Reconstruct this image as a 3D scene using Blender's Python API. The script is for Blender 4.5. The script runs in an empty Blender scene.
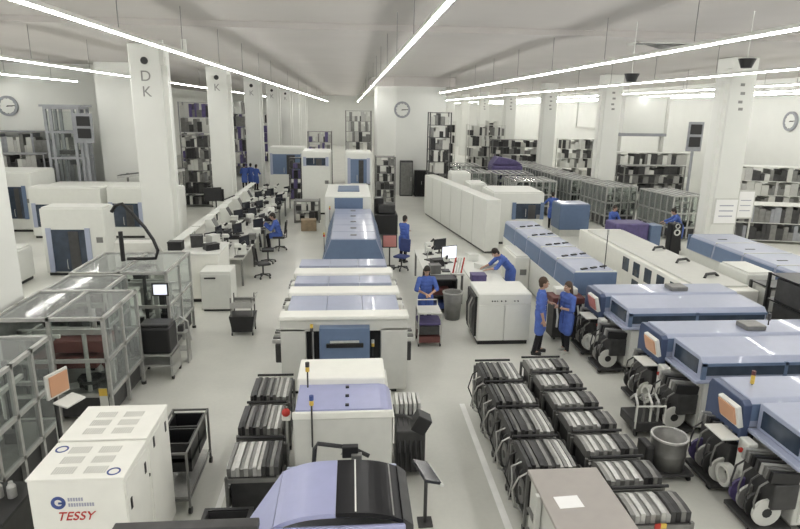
import bpy, bmesh, math, random
from mathutils import Vector, Matrix
random.seed(7)
PI = math.pi
SC = bpy.context.scene
COL = SC.collection

# ------------------------------------------------------------------ materials
MATS = {}
def mat(name, rgb, rough=0.5, metal=0.0, var=0.06, scale=6.0, coat=0.0, spec=0.5, bump=0.0):
    m = bpy.data.materials.new(name); m.use_nodes = True
    nt = m.node_tree; b = nt.nodes['Principled BSDF']
    tc = nt.nodes.new('ShaderNodeTexCoord'); nz = nt.nodes.new('ShaderNodeTexNoise')
    nz.inputs['Scale'].default_value = scale; nz.inputs['Detail'].default_value = 3
    nt.links.new(tc.outputs['Object'], nz.inputs['Vector'])
    rp = nt.nodes.new('ShaderNodeValToRGB')
    lo = [max(0, c * (1 - var)) for c in rgb]; hi = [min(1, c * (1 + var)) for c in rgb]
    rp.color_ramp.elements[0].position = .3; rp.color_ramp.elements[1].position = .7
    rp.color_ramp.elements[0].color = (*lo, 1); rp.color_ramp.elements[1].color = (*hi, 1)
    nt.links.new(nz.outputs['Fac'], rp.inputs['Fac']); nt.links.new(rp.outputs['Color'], b.inputs['Base Color'])
    b.inputs['Roughness'].default_value = rough; b.inputs['Metallic'].default_value = metal
    b.inputs['Coat Weight'].default_value = coat; b.inputs['Specular IOR Level'].default_value = spec
    if bump:
        bp = nt.nodes.new('ShaderNodeBump'); bp.inputs['Strength'].default_value = bump
        nt.links.new(nz.outputs['Fac'], bp.inputs['Height']); nt.links.new(bp.outputs['Normal'], b.inputs['Normal'])
    MATS[name] = m
    return m
def emis(name, rgb, s):
    m = bpy.data.materials.new(name); m.use_nodes = True
    b = m.node_tree.nodes['Principled BSDF']
    b.inputs['Base Color'].default_value = (*[min(1, c) for c in rgb], 1)
    b.inputs['Emission Color'].default_value = (*rgb, 1); b.inputs['Emission Strength'].default_value = s
    b.inputs['Roughness'].default_value = .3
    MATS[name] = m
    return m
def glassmat(name, rgb, opac, rough=.08):
    m = bpy.data.materials.new(name); m.use_nodes = True
    nt = m.node_tree; b = nt.nodes['Principled BSDF']; out = nt.nodes['Material Output']
    b.inputs['Base Color'].default_value = (*rgb, 1); b.inputs['Roughness'].default_value = rough
    tr = nt.nodes.new('ShaderNodeBsdfTransparent'); tr.inputs['Color'].default_value = (.93, .95, .94, 1)
    mx = nt.nodes.new('ShaderNodeMixShader'); fr = nt.nodes.new('ShaderNodeMath'); fr.operation = 'POWER'; fr.inputs[1].default_value = 4.0; lw = nt.nodes.new('ShaderNodeLayerWeight'); lw.inputs[0].default_value = .5; nt.links.new(lw.outputs['Facing'], fr.inputs[0])
    ad = nt.nodes.new('ShaderNodeMath'); ad.operation = 'ADD'; ad.use_clamp = True; ad.inputs[1].default_value = opac
    nt.links.new(fr.outputs[0], ad.inputs[0]); nt.links.new(ad.outputs[0], mx.inputs[0])
    nt.links.new(tr.outputs[0], mx.inputs[1]); nt.links.new(b.outputs[0], mx.inputs[2]); nt.links.new(mx.outputs[0], out.inputs['Surface'])
    MATS[name] = m
    return m
W = mat('white_paint', (.70, .71, .665), .45, var=.02)
W2 = mat('grey_white_paint', (.58, .585, .545), .5, var=.03)
CREAM = mat('cream_paint', (.79, .79, .73), .4, var=.02)
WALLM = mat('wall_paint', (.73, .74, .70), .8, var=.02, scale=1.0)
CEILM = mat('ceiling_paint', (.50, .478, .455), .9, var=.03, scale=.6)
LB = mat('light_blue_lacquer', (.36, .395, .51), .3, var=.03, coat=.2)
LV = mat('lilac_blue_lacquer', (.345, .365, .56), .3, var=.03, coat=.2)
MB_ = mat('mid_blue_lacquer', (.125, .18, .285), .4, var=.04)
DB = mat('dark_blue_lacquer', (.065, .09, .165), .35, var=.05)
BLK = mat('black_plastic', (.012, .012, .013), .4, var=.1)
GBLK = mat('black_gloss', (.006, .006, .008), .3, var=.05, spec=.25)
DG = mat('dark_grey_metal', (.055, .055, .055), .45, .3, var=.2)
MG = mat('mid_grey_metal', (.22, .22, .21), .4, .5, var=.15)
ALU = mat('brushed_aluminium', (.50, .50, .48), .45, .6, var=.08, scale=20)
STEEL = mat('bright_steel', (.60, .60, .58), .48, .75, var=.08, scale=20)
TOPG = mat('grey_laminate', (.36, .335, .31), .5, var=.03)
RED = mat('red_paint', (.45, .03, .02), .45)
MAROON = mat('maroon_paint', (.13, .045, .04), .5, var=.15)
ORG = emis('orange_screen', (.40, .22, .13), .3)
SCR = emis('pale_screen', (.75, .78, .85), .9)
DSCR = mat('dark_screen', (.02, .022, .03), .12, var=.1)
YEL = mat('yellow_plastic', (.65, .45, .08), .45)
COATB = mat('blue_cloth', (.075, .135, .43), .85, var=.12, scale=14, bump=.1)
BLUEC = mat('blue_upholstery', (.05, .07, .2), .8, var=.15)
TROU = mat('black_cloth', (.012, .012, .016), .9, var=.2)
SKIN = mat('skin', (.46, .29, .21), .55, var=.06)
HAIRD = mat('dark_hair', (.018, .012, .009), .6, var=.3, scale=40)
HAIRB = mat('brown_hair', (.06, .035, .02), .6, var=.3, scale=40)
PAPER = mat('white_paper', (.85, .85, .84), .8, var=.01)
WOOD = mat('tan_carton', (.30, .23, .15), .7, var=.15)
INK = mat('grey_ink', (.27, .27, .26), .7)
BINK = mat('blue_ink', (.05, .08, .25), .6)
GINK = mat('pale_blue_ink', (.36, .37, .45), .6)
PINKP = mat('pink_paint', (.5, .2, .18), .5)
PURP = mat('purple_plastic', (.10, .08, .20), .5, var=.2)
VENTG = mat('vent_grey', (.50, .50, .46), .6, var=.04)
FRAMEG = mat('frame_grey', (.30, .31, .33), .5, var=.08)
LINEW = mat('floor_line_paint', (.90, .90, .87), .6, var=.08, scale=3)
GREEN = mat('green_plastic', (.05, .25, .08), .5)
GLASS = glassmat('clear_panel', (.55, .57, .56), .012)
GLASST = glassmat('smoky_panel', (.45, .46, .45), .06, .06)
WINDK = mat('dark_window', (.035, .05, .075), .12, var=.3, scale=3)
LAMP = emis('lamp_diffuser', (1.0, .985, .95), 62.0)

def floor_mat():
    m = bpy.data.materials.new('resin_floor'); m.use_nodes = True
    nt = m.node_tree; b = nt.nodes['Principled BSDF']
    tc = nt.nodes.new('ShaderNodeTexCoord')
    n1 = nt.nodes.new('ShaderNodeTexNoise'); n1.inputs['Scale'].default_value = .8; n1.inputs['Detail'].default_value = 6
    n2 = nt.nodes.new('ShaderNodeTexNoise'); n2.inputs['Scale'].default_value = 14; n2.inputs['Detail'].default_value = 4
    nt.links.new(tc.outputs['Object'], n1.inputs[0]); nt.links.new(tc.outputs['Object'], n2.inputs[0])
    mx = nt.nodes.new('ShaderNodeMath'); mx.operation = 'MULTIPLY_ADD'; mx.inputs[1].default_value = .3
    nt.links.new(n2.outputs['Fac'], mx.inputs[0]); nt.links.new(n1.outputs['Fac'], mx.inputs[2])
    rp = nt.nodes.new('ShaderNodeValToRGB')
    rp.color_ramp.elements[0].position = .42; rp.color_ramp.elements[0].color = (.58, .585, .535, 1)
    rp.color_ramp.elements[1].position = .85; rp.color_ramp.elements[1].color = (.68, .68, .625, 1)
    nt.links.new(mx.outputs[0], rp.inputs[0]); nt.links.new(rp.outputs[0], b.inputs['Base Color'])
    r2 = nt.nodes.new('ShaderNodeMapRange'); r2.inputs[3].default_value = .30; r2.inputs[4].default_value = .38
    nt.links.new(n1.outputs['Fac'], r2.inputs[0]); nt.links.new(r2.outputs[0], b.inputs['Roughness'])
    return m
FLOORM = floor_mat()

# ------------------------------------------------------------------ mesh builder
class P:
    """Collects shapes and links them as one mesh object."""
    def __init__(s, name, m, parent=None):
        s.name, s.m, s.parent, s.bm = name, m, parent, bmesh.new(); s.T = Matrix.Identity(4); s.sm = False
    def _add(s, verts, bev=0, seg=2):
        if bev:
            es = {e for v in verts for e in v.link_edges}
            r = bmesh.ops.bevel(s.bm, geom=list(es), offset=bev, segments=seg, affect='EDGES', profile=.5)
            verts = list({v for v in verts if v.is_valid} | set(r['verts']))
        bmesh.ops.transform(s.bm, matrix=s.T, verts=verts)
        return s
    def box(s, x0, x1, y0, y1, z0, z1, bev=0, rz=0, rx=0, ry=0):
        vs = bmesh.ops.create_cube(s.bm, size=1)['verts']
        bmesh.ops.scale(s.bm, vec=(abs(x1 - x0), abs(y1 - y0), abs(z1 - z0)), verts=vs)
        if bev:
            es = {e for v in vs for e in v.link_edges}
            r = bmesh.ops.bevel(s.bm, geom=list(es), offset=bev, segments=2, affect='EDGES', profile=.5)
            vs = list({v for v in vs if v.is_valid} | set(r['verts']))
        M = Matrix.Translation(((x0 + x1) / 2, (y0 + y1) / 2, (z0 + z1) / 2))
        M = M @ Matrix.Rotation(rz, 4, 'Z') @ Matrix.Rotation(ry, 4, 'Y') @ Matrix.Rotation(rx, 4, 'X')
        bmesh.ops.transform(s.bm, matrix=s.T @ M, verts=vs)
        return s
    def cyl(s, a, b, r0, r1=None, n=12, cap=True):
        a, b = Vector(a), Vector(b); d = b - a
        vs = bmesh.ops.create_cone(s.bm, cap_ends=cap, segments=n, radius1=r0, radius2=r0 if r1 is None else r1, depth=d.length)['verts']
        M = Matrix.Translation((a + b) / 2) @ d.to_track_quat('Z', 'Y').to_matrix().to_4x4()
        bmesh.ops.transform(s.bm, matrix=s.T @ M, verts=vs)
        return s
    def sph(s, c, r, sc=(1, 1, 1), u=14, v=9, R=None):
        vs = bmesh.ops.create_uvsphere(s.bm, u_segments=u, v_segments=v, radius=r)['verts']
        M = Matrix.Translation(c) @ (R or Matrix.Identity(4)) @ Matrix.Diagonal((*sc, 1))
        bmesh.ops.transform(s.bm, matrix=s.T @ M, verts=vs)
        return s
    def caps(s, a, b, ra, rb=None, n=10):
        rb = ra if rb is None else rb
        s.sph(a, ra, u=n, v=7); s.sph(b, rb, u=n, v=7)
        if (Vector(b) - Vector(a)).length > 1e-4: s.cyl(a, b, ra, rb, n)
        return s
    def tube(s, pts, r, n=8):
        pts = [Vector(p) for p in pts]
        rings = []
        for i, p in enumerate(pts):
            d = (pts[min(i + 1, len(pts) - 1)] - pts[max(i - 1, 0)]).normalized()
            q = d.to_track_quat('Z', 'Y').to_matrix()
            rings.append([s.bm.verts.new(s.T @ (p + q @ Vector((r * math.cos(2 * PI * k / n), r * math.sin(2 * PI * k / n), 0)))) for k in range(n)])
        for a, b in zip(rings, rings[1:]):
            # align the ring start to limit twisting
            k0 = min(range(n), key=lambda k: sum((a[j].co - b[(j + k) % n].co).length for j in range(0, n, 2)))
            for k in range(n):
                s.bm.faces.new((a[k], a[(k + 1) % n], b[(k + 1 + k0) % n], b[(k + k0) % n]))
            b[:] = b[k0:] + b[:k0]
        s.bm.faces.new(rings[0][::-1]); s.bm.faces.new(rings[-1])
        return s
    def prism(s, prof, axis, a0, a1, bev=0):
        """prof: 2D outline; axis x: (y,z), y: (x,z), z: (x,y)."""
        def pt(u, v, w): return {'x': (w, u, v), 'y': (u, w, v), 'z': (u, v, w)}[axis]
        A = [s.bm.verts.new(pt(u, v, a0)) for u, v in prof]; B = [s.bm.verts.new(pt(u, v, a1)) for u, v in prof]
        n = len(prof); s.bm.faces.new(A); s.bm.faces.new(B[::-1])
        for i in range(n): s.bm.faces.new((A[i], B[i], B[(i + 1) % n], A[(i + 1) % n]))
        vs = A + B
        if bev:
            es = {e for v in vs for e in v.link_edges}
            r = bmesh.ops.bevel(s.bm, geom=list(es), offset=bev, segments=2, affect='EDGES', profile=.5)
            vs = list({v for v in vs if v.is_valid} | set(r['verts']))
        bmesh.ops.transform(s.bm, matrix=s.T, verts=vs)
        return s
    def lathe(s, prof, c=(0, 0, 0), n=20):
        rings = [[s.bm.verts.new(s.T @ Vector((c[0] + r * math.cos(2 * PI * k / n), c[1] + r * math.sin(2 * PI * k / n), c[2] + z))) for k in range(n)] for r, z in prof]
        for a, b in zip(rings, rings[1:]):
            for k in range(n): s.bm.faces.new((a[k], a[(k + 1) % n], b[(k + 1) % n], b[k]))
        s.bm.faces.new(rings[0][::-1]); s.bm.faces.new(rings[-1])
        return s
    def ring(s, c, R, r0, axis='y', n=24, w=.02):
        """flat annulus of thickness w"""
        prof = [(r0, -w / 2), (R, -w / 2), (R, w / 2), (r0, w / 2)]
        rings = []
        for k in range(n):
            t = 2 * PI * k / n; row = []
            for r, h in prof:
                p = {'y': (r * math.cos(t), h, r * math.sin(t)), 'x': (h, r * math.cos(t), r * math.sin(t)), 'z': (r * math.cos(t), r * math.sin(t), h)}[axis]
                row.append(s.bm.verts.new(s.T @ (Vector(c) + Vector(p))))
            rings.append(row)
        for k in range(n):
            a, b = rings[k], rings[(k + 1) % n]
            for j in range(4): s.bm.faces.new((a[j], a[(j + 1) % 4], b[(j + 1) % 4], b[j]))
        return s
    def smooth(s): s.sm = True; return s
    def end(s, label=None):
        bmesh.ops.recalc_face_normals(s.bm, faces=s.bm.faces[:])
        me = bpy.data.meshes.new(s.name); s.bm.to_mesh(me); s.bm.free()
        if s.sm:
            for f in me.polygons: f.use_smooth = True
        me.materials.append(s.m)
        o = bpy.data.objects.new(s.name, me); COL.objects.link(o)
        if s.parent is not None: o.parent = s.parent
        if label: o['label'] = label
        return o

def tag(o, label, cat, group=None):
    o['label'] = label; o['category'] = cat
    if group: o['group'] = group
    return o
def thing(name, label, cat, loc=(0, 0, 0), rz=0, group=None):
    o = bpy.data.objects.new(name, None); COL.objects.link(o); o.empty_display_size = .1
    o.location = loc; o.rotation_euler = (0, 0, rz)
    return tag(o, label, cat, group)
def struct(name, m, parent=None):
    return P(name, m, parent)
def S(o): o['kind'] = 'structure'; return o
KIDS = {}
def copy_tree(o, loc, rz=None, label=None, group=None):
    kids = {}
    for x in bpy.data.objects:
        if x.parent is not None: kids.setdefault(x.parent.name, []).append(x)
    def rec(a, par):
        c = a.copy(); COL.objects.link(c)
        if par is not None: c.parent = par
        for k in kids.get(a.name, []): rec(k, c)
        return c
    r = rec(o, None); r.location = loc
    if rz is not None: r.rotation_euler = (0, 0, rz)
    if label: r['label'] = label
    if group: r['group'] = group
    return r
def text(name, body, size, m, parent, loc, rot, ext=.004, shear=0, align='CENTER'):
    cu = bpy.data.curves.new(name, 'FONT'); cu.body = body; cu.size = size; cu.extrude = ext; cu.shear = shear
    cu.align_x = align; cu.align_y = 'CENTER'
    t = bpy.data.objects.new(name + '_tmp', cu); COL.objects.link(t)
    dg = bpy.context.evaluated_depsgraph_get(); dg.update()
    me = bpy.data.meshes.new_from_object(t.evaluated_get(dg)); bpy.data.objects.remove(t); bpy.data.curves.remove(cu)
    me.materials.clear(); me.materials.append(m)
    o = bpy.data.objects.new(name, me); COL.objects.link(o); o.parent = parent; o.location = loc; o.rotation_euler = rot
    return o
ORD = ['first', 'second', 'third', 'fourth', 'fifth', 'sixth', 'seventh', 'eighth', 'ninth', 'tenth', 'eleventh', 'twelfth', 'thirteenth', 'fourteenth']

# ------------------------------------------------------------------ the hall
H_C = 7.5
S(P('floor', FLOORM).box(-20, 24, -3, 96, -.2, 0).end())
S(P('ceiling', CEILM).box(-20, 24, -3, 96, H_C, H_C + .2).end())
S(P('wall_left', WALLM).box(-20.2, -20, -3, 96, 0, H_C).end())
S(P('wall_right', WALLM).box(24, 24.2, -3, 96, 0, H_C).end())
S(P('wall_far', WALLM).box(-20, 24, 96, 96.2, 0, H_C).end())
for i in range(1):
    y = 15.6 + 14.8 * i
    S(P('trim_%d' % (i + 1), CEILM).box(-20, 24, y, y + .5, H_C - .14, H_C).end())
S(P('trim_2', LINEW).box(2.06, 2.16, -1, 10.45, 0, .004).end())
S(P('trim_3', LINEW).box(-1.95, -1.87, 2, 9.0, 0, .004).end())
# white room block in the middle of the hall, with a chamfered corner and a flared ceiling rim
wb = S(P('wall_core', WALLM).prism([(1.72, 46), (1.72, 40.7), (2.9, 39.7), (6.1, 39.7), (6.1, 46)], 'z', 0, 6.95).end())
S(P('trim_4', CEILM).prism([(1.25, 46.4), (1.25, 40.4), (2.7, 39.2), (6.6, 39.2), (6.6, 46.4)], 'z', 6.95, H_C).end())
# white rooms on both sides
S(P('wall_left_room', WALLM).prism([(-12.2, 31), (-9.6, 31), (-9.6, 33.5), (-12.2, 33.5)], 'z', 0, H_C).end())
S(P('wall_left_room_panel', WALLM).box(-19.9, -12.2, 33, 33.3, 0, H_C).end())
def column(x, y, w=1.05, duct=1, marks=None, side=1, faded=False):
    c = S(P('column', WALLM).box(x - w / 2, x + w / 2, y - w / 2, y + w / 2, 0, H_C, .05).end())
    if duct:
        d = P('cable_duct', W, c).box(x + side * (w / 2 + .16), x + side * w / 2, y - .45, y - .22, 0, H_C - .4).end()
    if faded:
        for q, z in enumerate((6.5, 6.2, 5.9, 5.65)): P('faded_mark', INK, c).box(x - .1 + .04 * (q % 2), x + .06 + .05 * (q % 2), y - w / 2 - .006, y - w / 2, z, z + .1).end()
    if marks:
        yy = y - w / 2 - .004
        P('signal_dot', BLK, c).cyl((x, yy + .004, 6.95), (x, yy - .03, 6.95), .12).end()
        z = 6.45
        for ch in marks:
            text('lettering', ch, .48, INK, c, (x, yy, z), (PI / 2, 0, 0)); z -= .5
    return c
for k in range(1, 9):
    y = 11.0 * k
    column(-6.8 if k > 1 else -6.78, y, marks=('DK' if k == 2 else 'K') if 1 < k < 7 else None, duct=k > 1)
    if k > 1: column(14.1 if k < 4 else 14.25, y, .98, faded=k < 7, side=-1)

# hanging lamp rows
def lamp_row(x, y0, y1, z, label):
    t = thing('pendant_lamp', label, 'lamp', (x, y0, z), 0, 'pendant strip lamps')
    L = y1 - y0
    P('lamp_housing', W, t).box(-.026, .026, 0, L, .025, .085, .008).end()
    P('lamp_diffuser', LAMP, t).box(-.018, .018, .02, L - .02, 0, .025).end()
    y = 1.2; proto = None
    while y < L:
        if proto is None: proto = P('suspension_wire', MG, t).cyl((0, 0, .11), (0, 0, H_C - z), .008, n=6).end(); c = proto
        else: c = proto.copy(); COL.objects.link(c); c.parent = t
        c.location = (0, y, 0); y += 3.6 if y < 30 else 7.2
LZ = 6.54
lamp_row(.99, -2, 94, LZ, 'long white strip lamp hanging over the central line of blue machines')
lamp_row(-3.5, -2, 94, LZ, 'long white strip lamp hanging over the aisle beside the lettered columns')
lamp_row(5.6, -2, 39.1, LZ, 'long white strip lamp hanging over the aisle with two people in blue coats')
lamp_row(10.4, -2, 94, LZ, 'long white strip lamp hanging just inside the row of clock-side columns')
lamp_row(-8.3, -2, 94, LZ, 'long white strip lamp just behind the lettered columns')
lamp_row(15.6, -2, 94, LZ, 'long white strip lamp just beyond the clock-side columns')
lamp_row(-12.8, -2, 30.5, LZ, 'second white strip lamp behind the lettered columns, before the lift tower')
lamp_row(-17.4, -2, 32.5, LZ, 'last white strip lamp by the wall with the blue-grey rimmed clock')
lamp_row(19.4, -2, 94, LZ, 'second white strip lamp beyond the clock-side columns')
lamp_row(21.9, -2, 94, LZ, 'last white strip lamp beside the clock wall')

# clocks
def clock(loc, r, rz, label):
    t = thing('wall_clock', label, 'clock', loc, rz)
    P('clock_rim', FRAMEG, t).ring((0, -.05, 0), r, r * .76, 'y', 28, .14).end()
    P('clock_face', WALLM, t).cyl((0, 0, 0), (0, -.08, 0), r * .86, n=28).end()
    P('hour_hand', BLK, t).box(-.02, r * .5, -.095, -.085, -.025, .025).end()
    P('minute_hand', BLK, t).box(-r * .1, r * .72, -.108, -.098, -.018, .018, ry=-.12).end()
    m = P('hour_mark', BLK, t)
    for k in range(12):
        a = k * PI / 6; m.box(r * .74 * math.cos(a) - .02, r * .74 * math.cos(a) + .02, -.095, -.085, r * .74 * math.sin(a) - .02, r * .74 * math.sin(a) + .02)
    m.end()
    return t
clock((3.27, 39.7, 5.5), .52, 0, 'round clock with grey rim on the white block in the hall centre')
clock((23.98, 31.9, 5.2), .52, -PI / 2, 'round grey rimmed clock on the white wall beyond the last column')
clock((-17.35, 33.0, 5.4), .5, 0, 'round blue-grey rimmed clock beside the tall grey frame rack')
# ceiling bits
def dome(x, y, z0, label):
    t = thing('ceiling_speaker', label, 'speaker', (x, y, z0))
    P('drop_rod', W, t).cyl((0, 0, .1), (0, 0, H_C - z0), .01, n=8).end()
    P('housing', BLK, t).cyl((0, 0, -.08), (0, 0, .1), .1, .17, 16).end()
dome(6.45, 14.0, 6.28, 'small black dome hanging below the ceiling before the second clock-side column')
dome(8.0, 12.2, 6.5, 'small black dome hanging above the top of the big clock-side column')
t = thing('ceiling_hatch', 'dark open ceiling hatch showing loose cables above the strip lamps', 'hatch', (9.3, 18.0, H_C))
P('hatch_frame', W2, t).box(-1.1, 1.1, -.35, -.3, -.04, 0).box(-1.1, 1.1, .3, .35, -.04, 0).box(-1.1, -1.05, -.35, .35, -.04, 0).box(1.05, 1.1, -.35, .35, -.04, 0).end()
P('hatch_shade', BLK, t).box(-1.05, 1.05, -.3, .3, -.012, 0).end()  # black sheet on the closed ceiling, painted shade of the opening
for k in range(4): P('cable', MG, t).tube([(-1 + .1 * k, -.25 + .12 * k, -.02), (-.2, -.1 + .07 * k, -.08 - .02 * k), (.9, .2 - .1 * k, -.02)], .015, 6).end()
for k, (x, y) in enumerate([(-6.0, 20.4), (-5.2, 20.0)]):
    P0 = P('ceiling_duct', W2).box(x, x + .14, y, y + .14, 6.75 if k == 0 else 6.95, H_C)
    tag(P0.end(), 'grey drop duct hanging from the ceiling in front of the big lettered column' if k == 0 else 'shorter grey drop duct hanging beside the long one near the lettered column', 'duct')

# ------------------------------------------------------------------ generic machines
def white_machine(label, loc, w, d, h, win=None, rz=0, name='inspection_machine', frame=LB, m=W, pane=WINDK):
    """white enclosure; front at local y=0, body goes to +y"""
    t = thing(name, label, 'machine', loc, rz)
    P('plinth', BLK, t).box(-w / 2 + .06, w / 2 - .06, .06, d - .06, 0, .1).end()
    b = P('housing', m, t).box(-w / 2, w / 2, 0, d, .1, h, .04)
    b.end()
    P('lid', m, t).box(-w / 2 + .05, w / 2 - .05, .05, d - .05, h, h + .04, .015).end()
    if win:
        x0, x1, z0, z1 = win
        P('window_frame', frame, t).box(x0 - .16, x0, -.04, 0, z0 - .02, z1 + .05).end(); P('window_frame', frame, t).box(x1, x1 + .16, -.04, 0, z0 - .02, z1 + .05).end()
        P('window_pane', pane, t).box(x0, x1, -.015, 0, z0, z1).end()
        P('sliding_door', DG, t).box((x0 * .5 + x1 * .5), x0 * .2 + x1 * .8, -.03, -.015, z0, z1 - .06).end()
        P('door_handle', STEEL, t).tube([(x0 * .6 + x1 * .4, -.02, z0 + .1), (x0 * .6 + x1 * .4, -.06, z0 + .12), (x0 * .6 + x1 * .4, -.06, z0 + .4), (x0 * .6 + x1 * .4, -.02, z0 + .42)], .012, 6).end()
    P('control_panel', MG, t).box(w / 2 - .3, w / 2 - .1, -.02, 0, h * .5, h * .5 + .18).end()
    return t
def cell(label, loc, w, d, h, rz=0, base_h=.55, inner=0, group=None, name='machine_cell', top=None, pitch=.8):
    """aluminium framed, glazed machine cell; near face y=0"""
    t = thing(name, label, 'machine', loc, rz, group)
    f = P('aluminium_frame', ALU, t); r = .03
    nx = max(1, round(w / pitch)); ny = max(1, round(d / pitch))
    for i in range(nx + 1):
        x = -w / 2 + w * i / nx
        for y in ((0, d)): f.box(x - r, x + r, y - r, y + r, .05, h)
    for j in range(1, ny):
        y = d * j / ny
        for x in (-w / 2, w / 2): f.box(x - r, x + r, y - r, y + r, .05, h)
    for z in (base_h, h - r, base_h + (h - base_h) * .45):
        for y in (0, d): f.box(-w / 2, w / 2, y - r, y + r, z - r, z + r)
        for x in (-w / 2, w / 2): f.box(x - r, x + r, 0, d, z - r, z + r)
    for i in range(1, nx): f.box(-w / 2 + w * i / nx - r, -w / 2 + w * i / nx + r, 0, d, h - 2 * r, h)
    f.end()
    P('roof_panel', top or GLASST, t).box(-w / 2 + .03, w / 2 - .03, .03, d - .03, h - .035, h - .025).end()
    for y in (0, d): P('glass_panel', GLASS, t).box(-w / 2 + .03, w / 2 - .03, y - .005, y + .005, base_h, h - .06).end()
    P('dark_backing', MG, t).box(-w / 2 + .035, -w / 2 + .05, .05, d - .05, base_h, h - .08).end()  # added solid sheet, blocks the bright floor behind to darken the inside
    for x in (-w / 2, w / 2): P('glass_panel', GLASS, t).box(x - .005, x + .005, .03, d - .03, base_h, h - .06).end()
    P('base_cabinet', DG, t).box(-w / 2 + .04, w / 2 - .04, .04, d - .04, .12, base_h - .06, .01).end()
    P('work_plate', MG, t).box(-w / 2 + .04, w / 2 - .04, .04, d - .04, base_h - .06, base_h).end()
    for x in (-w / 2, w / 2):
        for y in (0, d): P('foot', BLK, t).cyl((x, y, 0), (x, y, .06), .05).end()
    # inside: turntable, press column, feeder bowl, gantry, drives
    P('turntable', STEEL, t).cyl((0, d * .45, base_h), (0, d * .45, base_h + .12), min(w, d) * .3, n=24).end()
    P('press_column', DG, t).box(-.08, .08, d * .75, d * .75 + .16, base_h, h - .25).box(-.12, .12, d * .6, d * .78, h - .55, h - .35).end()
    P('gantry', ALU, t).box(-w / 2 + .1, w / 2 - .1, d * .3, d * .3 + .08, h - .5, h - .4).box(-w / 2 + .1, -w / 2 + .18, d * .3, d * .3 + .08, base_h, h - .4).box(w / 2 - .18, w / 2 - .1, d * .3, d * .3 + .08, base_h, h - .4).end()
    P('feeder_bowl', DG, t).lathe([(.12, 0), (.14, .1), (.22, .16), (.22, .2), (.2, .2), (.12, .12)], (w * .25, d * .2, base_h), 18).end()
    rnd = random.Random(hash(round(loc[0] * 7 + loc[1] * 13)) & 255)
    for k in range(7):
        x = rnd.uniform(-w / 2 + .12, w / 2 - .12); y = rnd.uniform(.12, d - .12); z0 = base_h; z1 = rnd.uniform(base_h + .4, h - .12)
        P('guide_rod', [STEEL, DG, BLK, ALU, W2][k % 5], t).cyl((x, y, z0), (x, y, z1), rnd.choice((.015, .025, .04)), n=8).end()
    for k in range(5):
        z = rnd.uniform(base_h + .25, h - .2); y = rnd.uniform(.1, d - .1); x = rnd.uniform(-w / 2 + .1, 0); L = rnd.uniform(.3, w / 2)
        P('linear_rail', [STEEL, DG, ALU, BLK, W2][k % 5], t).box(x, x + L, y - .025, y + .025, z - .03, z + .03).end()
    for k in range(3):
        z = rnd.uniform(base_h + .2, h - .3); x = rnd.uniform(-w / 2 + .1, w / 2 - .1); y = rnd.uniform(.1, d * .4); L = d * rnd.uniform(.25, .55)
        P('linear_rail', [ALU, BLK, STEEL][k], t).box(x - .03, x + .03, y, y + L, z - .03, z + .03).end()
    for k in range(14):
        x = rnd.uniform(-w / 2 + .12, w / 2 - .36); y = rnd.uniform(.1, d - .36); s = rnd.uniform(.1, .26)
        P('actuator', [DG, MAROON if inner == 1 and k < 5 else MG, ALU, BLK, DG][(k + inner) % 5], t).box(x, x + s, y, y + s * .8, base_h, base_h + rnd.uniform(.15, .9), .01).end()
    P('cable_chain', BLK, t).tube([(-w * .3, d * .6, base_h), (-w * .3, d * .6, h - .4), (-w * .2, d * .5, h - .15), (0, d * .5, h - .2)], .025, 6).end()
    return t

# ------------------------------------------------------------------ central line of machines
def tower_light(parent, loc, h, cols=(YEL, BINK)):
    p = P('signal_tower', DG, parent).cyl(loc, (loc[0], loc[1], loc[2] + h), .012, n=8).end()
    for k, c in enumerate(cols):
        P('signal_lens', c, p).cyl((loc[0], loc[1], loc[2] + h + .07 * k), (loc[0], loc[1], loc[2] + h + .07 * k + .065), .03, n=12).end()
# nearest machine: arched lid, half light blue, half black glass
t = thing('placement_machine', 'machine with an arched lid, half pale blue and half glossy black', 'machine', (-.12, 4.95, 0))
P('housing', W2, t).box(-.62, .62, .02, .95, .1, 1.3, .03).end()
P('plinth', BLK, t).box(-.55, .55, .1, .9, 0, .1).end()
def arch(x0, x1, z_edge, z_mid, n=10, th=.05):
    top = []
    for i in range(n + 1):
        x = x0 + (x1 - x0) * i / n; s = x / .64
        top.append((x, z_mid - (z_mid - z_edge) * abs(s) ** 3))
    return top + [(x, z - th) for x, z in reversed(top)]
P('blue_lid', LV, t).prism(arch(-.64, -.05, 1.66, 1.78), 'y', 0, .9).end('pale blue half of the lid')
P('glass_lid', GBLK, t).prism(arch(-.048, .6, 1.66, 1.782), 'y', 0, .9).end('glossy black half of the lid')
P('lid_strip', W, t).prism(arch(.135, .15, 1.665, 1.787, 2, .04), 'y', .02, .9).end('thin white strip on the black lid')
P('lid_strip', MG, t).prism(arch(.5, .515, 1.665, 1.787, 2, .04), 'y', .02, .9).end()
P('side_rail', DG, t).prism([(.6, 1.7), (.7, 1.62), (.7, 1.35), (.6, 1.4)], 'y', 0, .9).end()
P('front_lip', LV, t).box(-.64, .62, -.06, 0, 1.3, 1.66, .02).end()
P('back_lip', LB, t).box(-.6, .6, .9, .94, 1.3, 1.7, .015).end()
bm = P('side_flap', LV, t)
vs = [(-.645, .9, 1.66), (-.645, .0, 1.66), (-1.18, -.05, 1.3), (-.86, .55, 1.47)]
A = [bm.bm.verts.new(v) for v in vs]; B = [bm.bm.verts.new((v[0], v[1], v[2] - .05)) for v in vs]
bm.bm.faces.new(A); bm.bm.faces.new(B[::-1])
for i in range(4): bm.bm.faces.new((A[i], B[i], B[(i + 1) % 4], A[(i + 1) % 4]))
bm.end('sloping pale blue flap')
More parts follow.
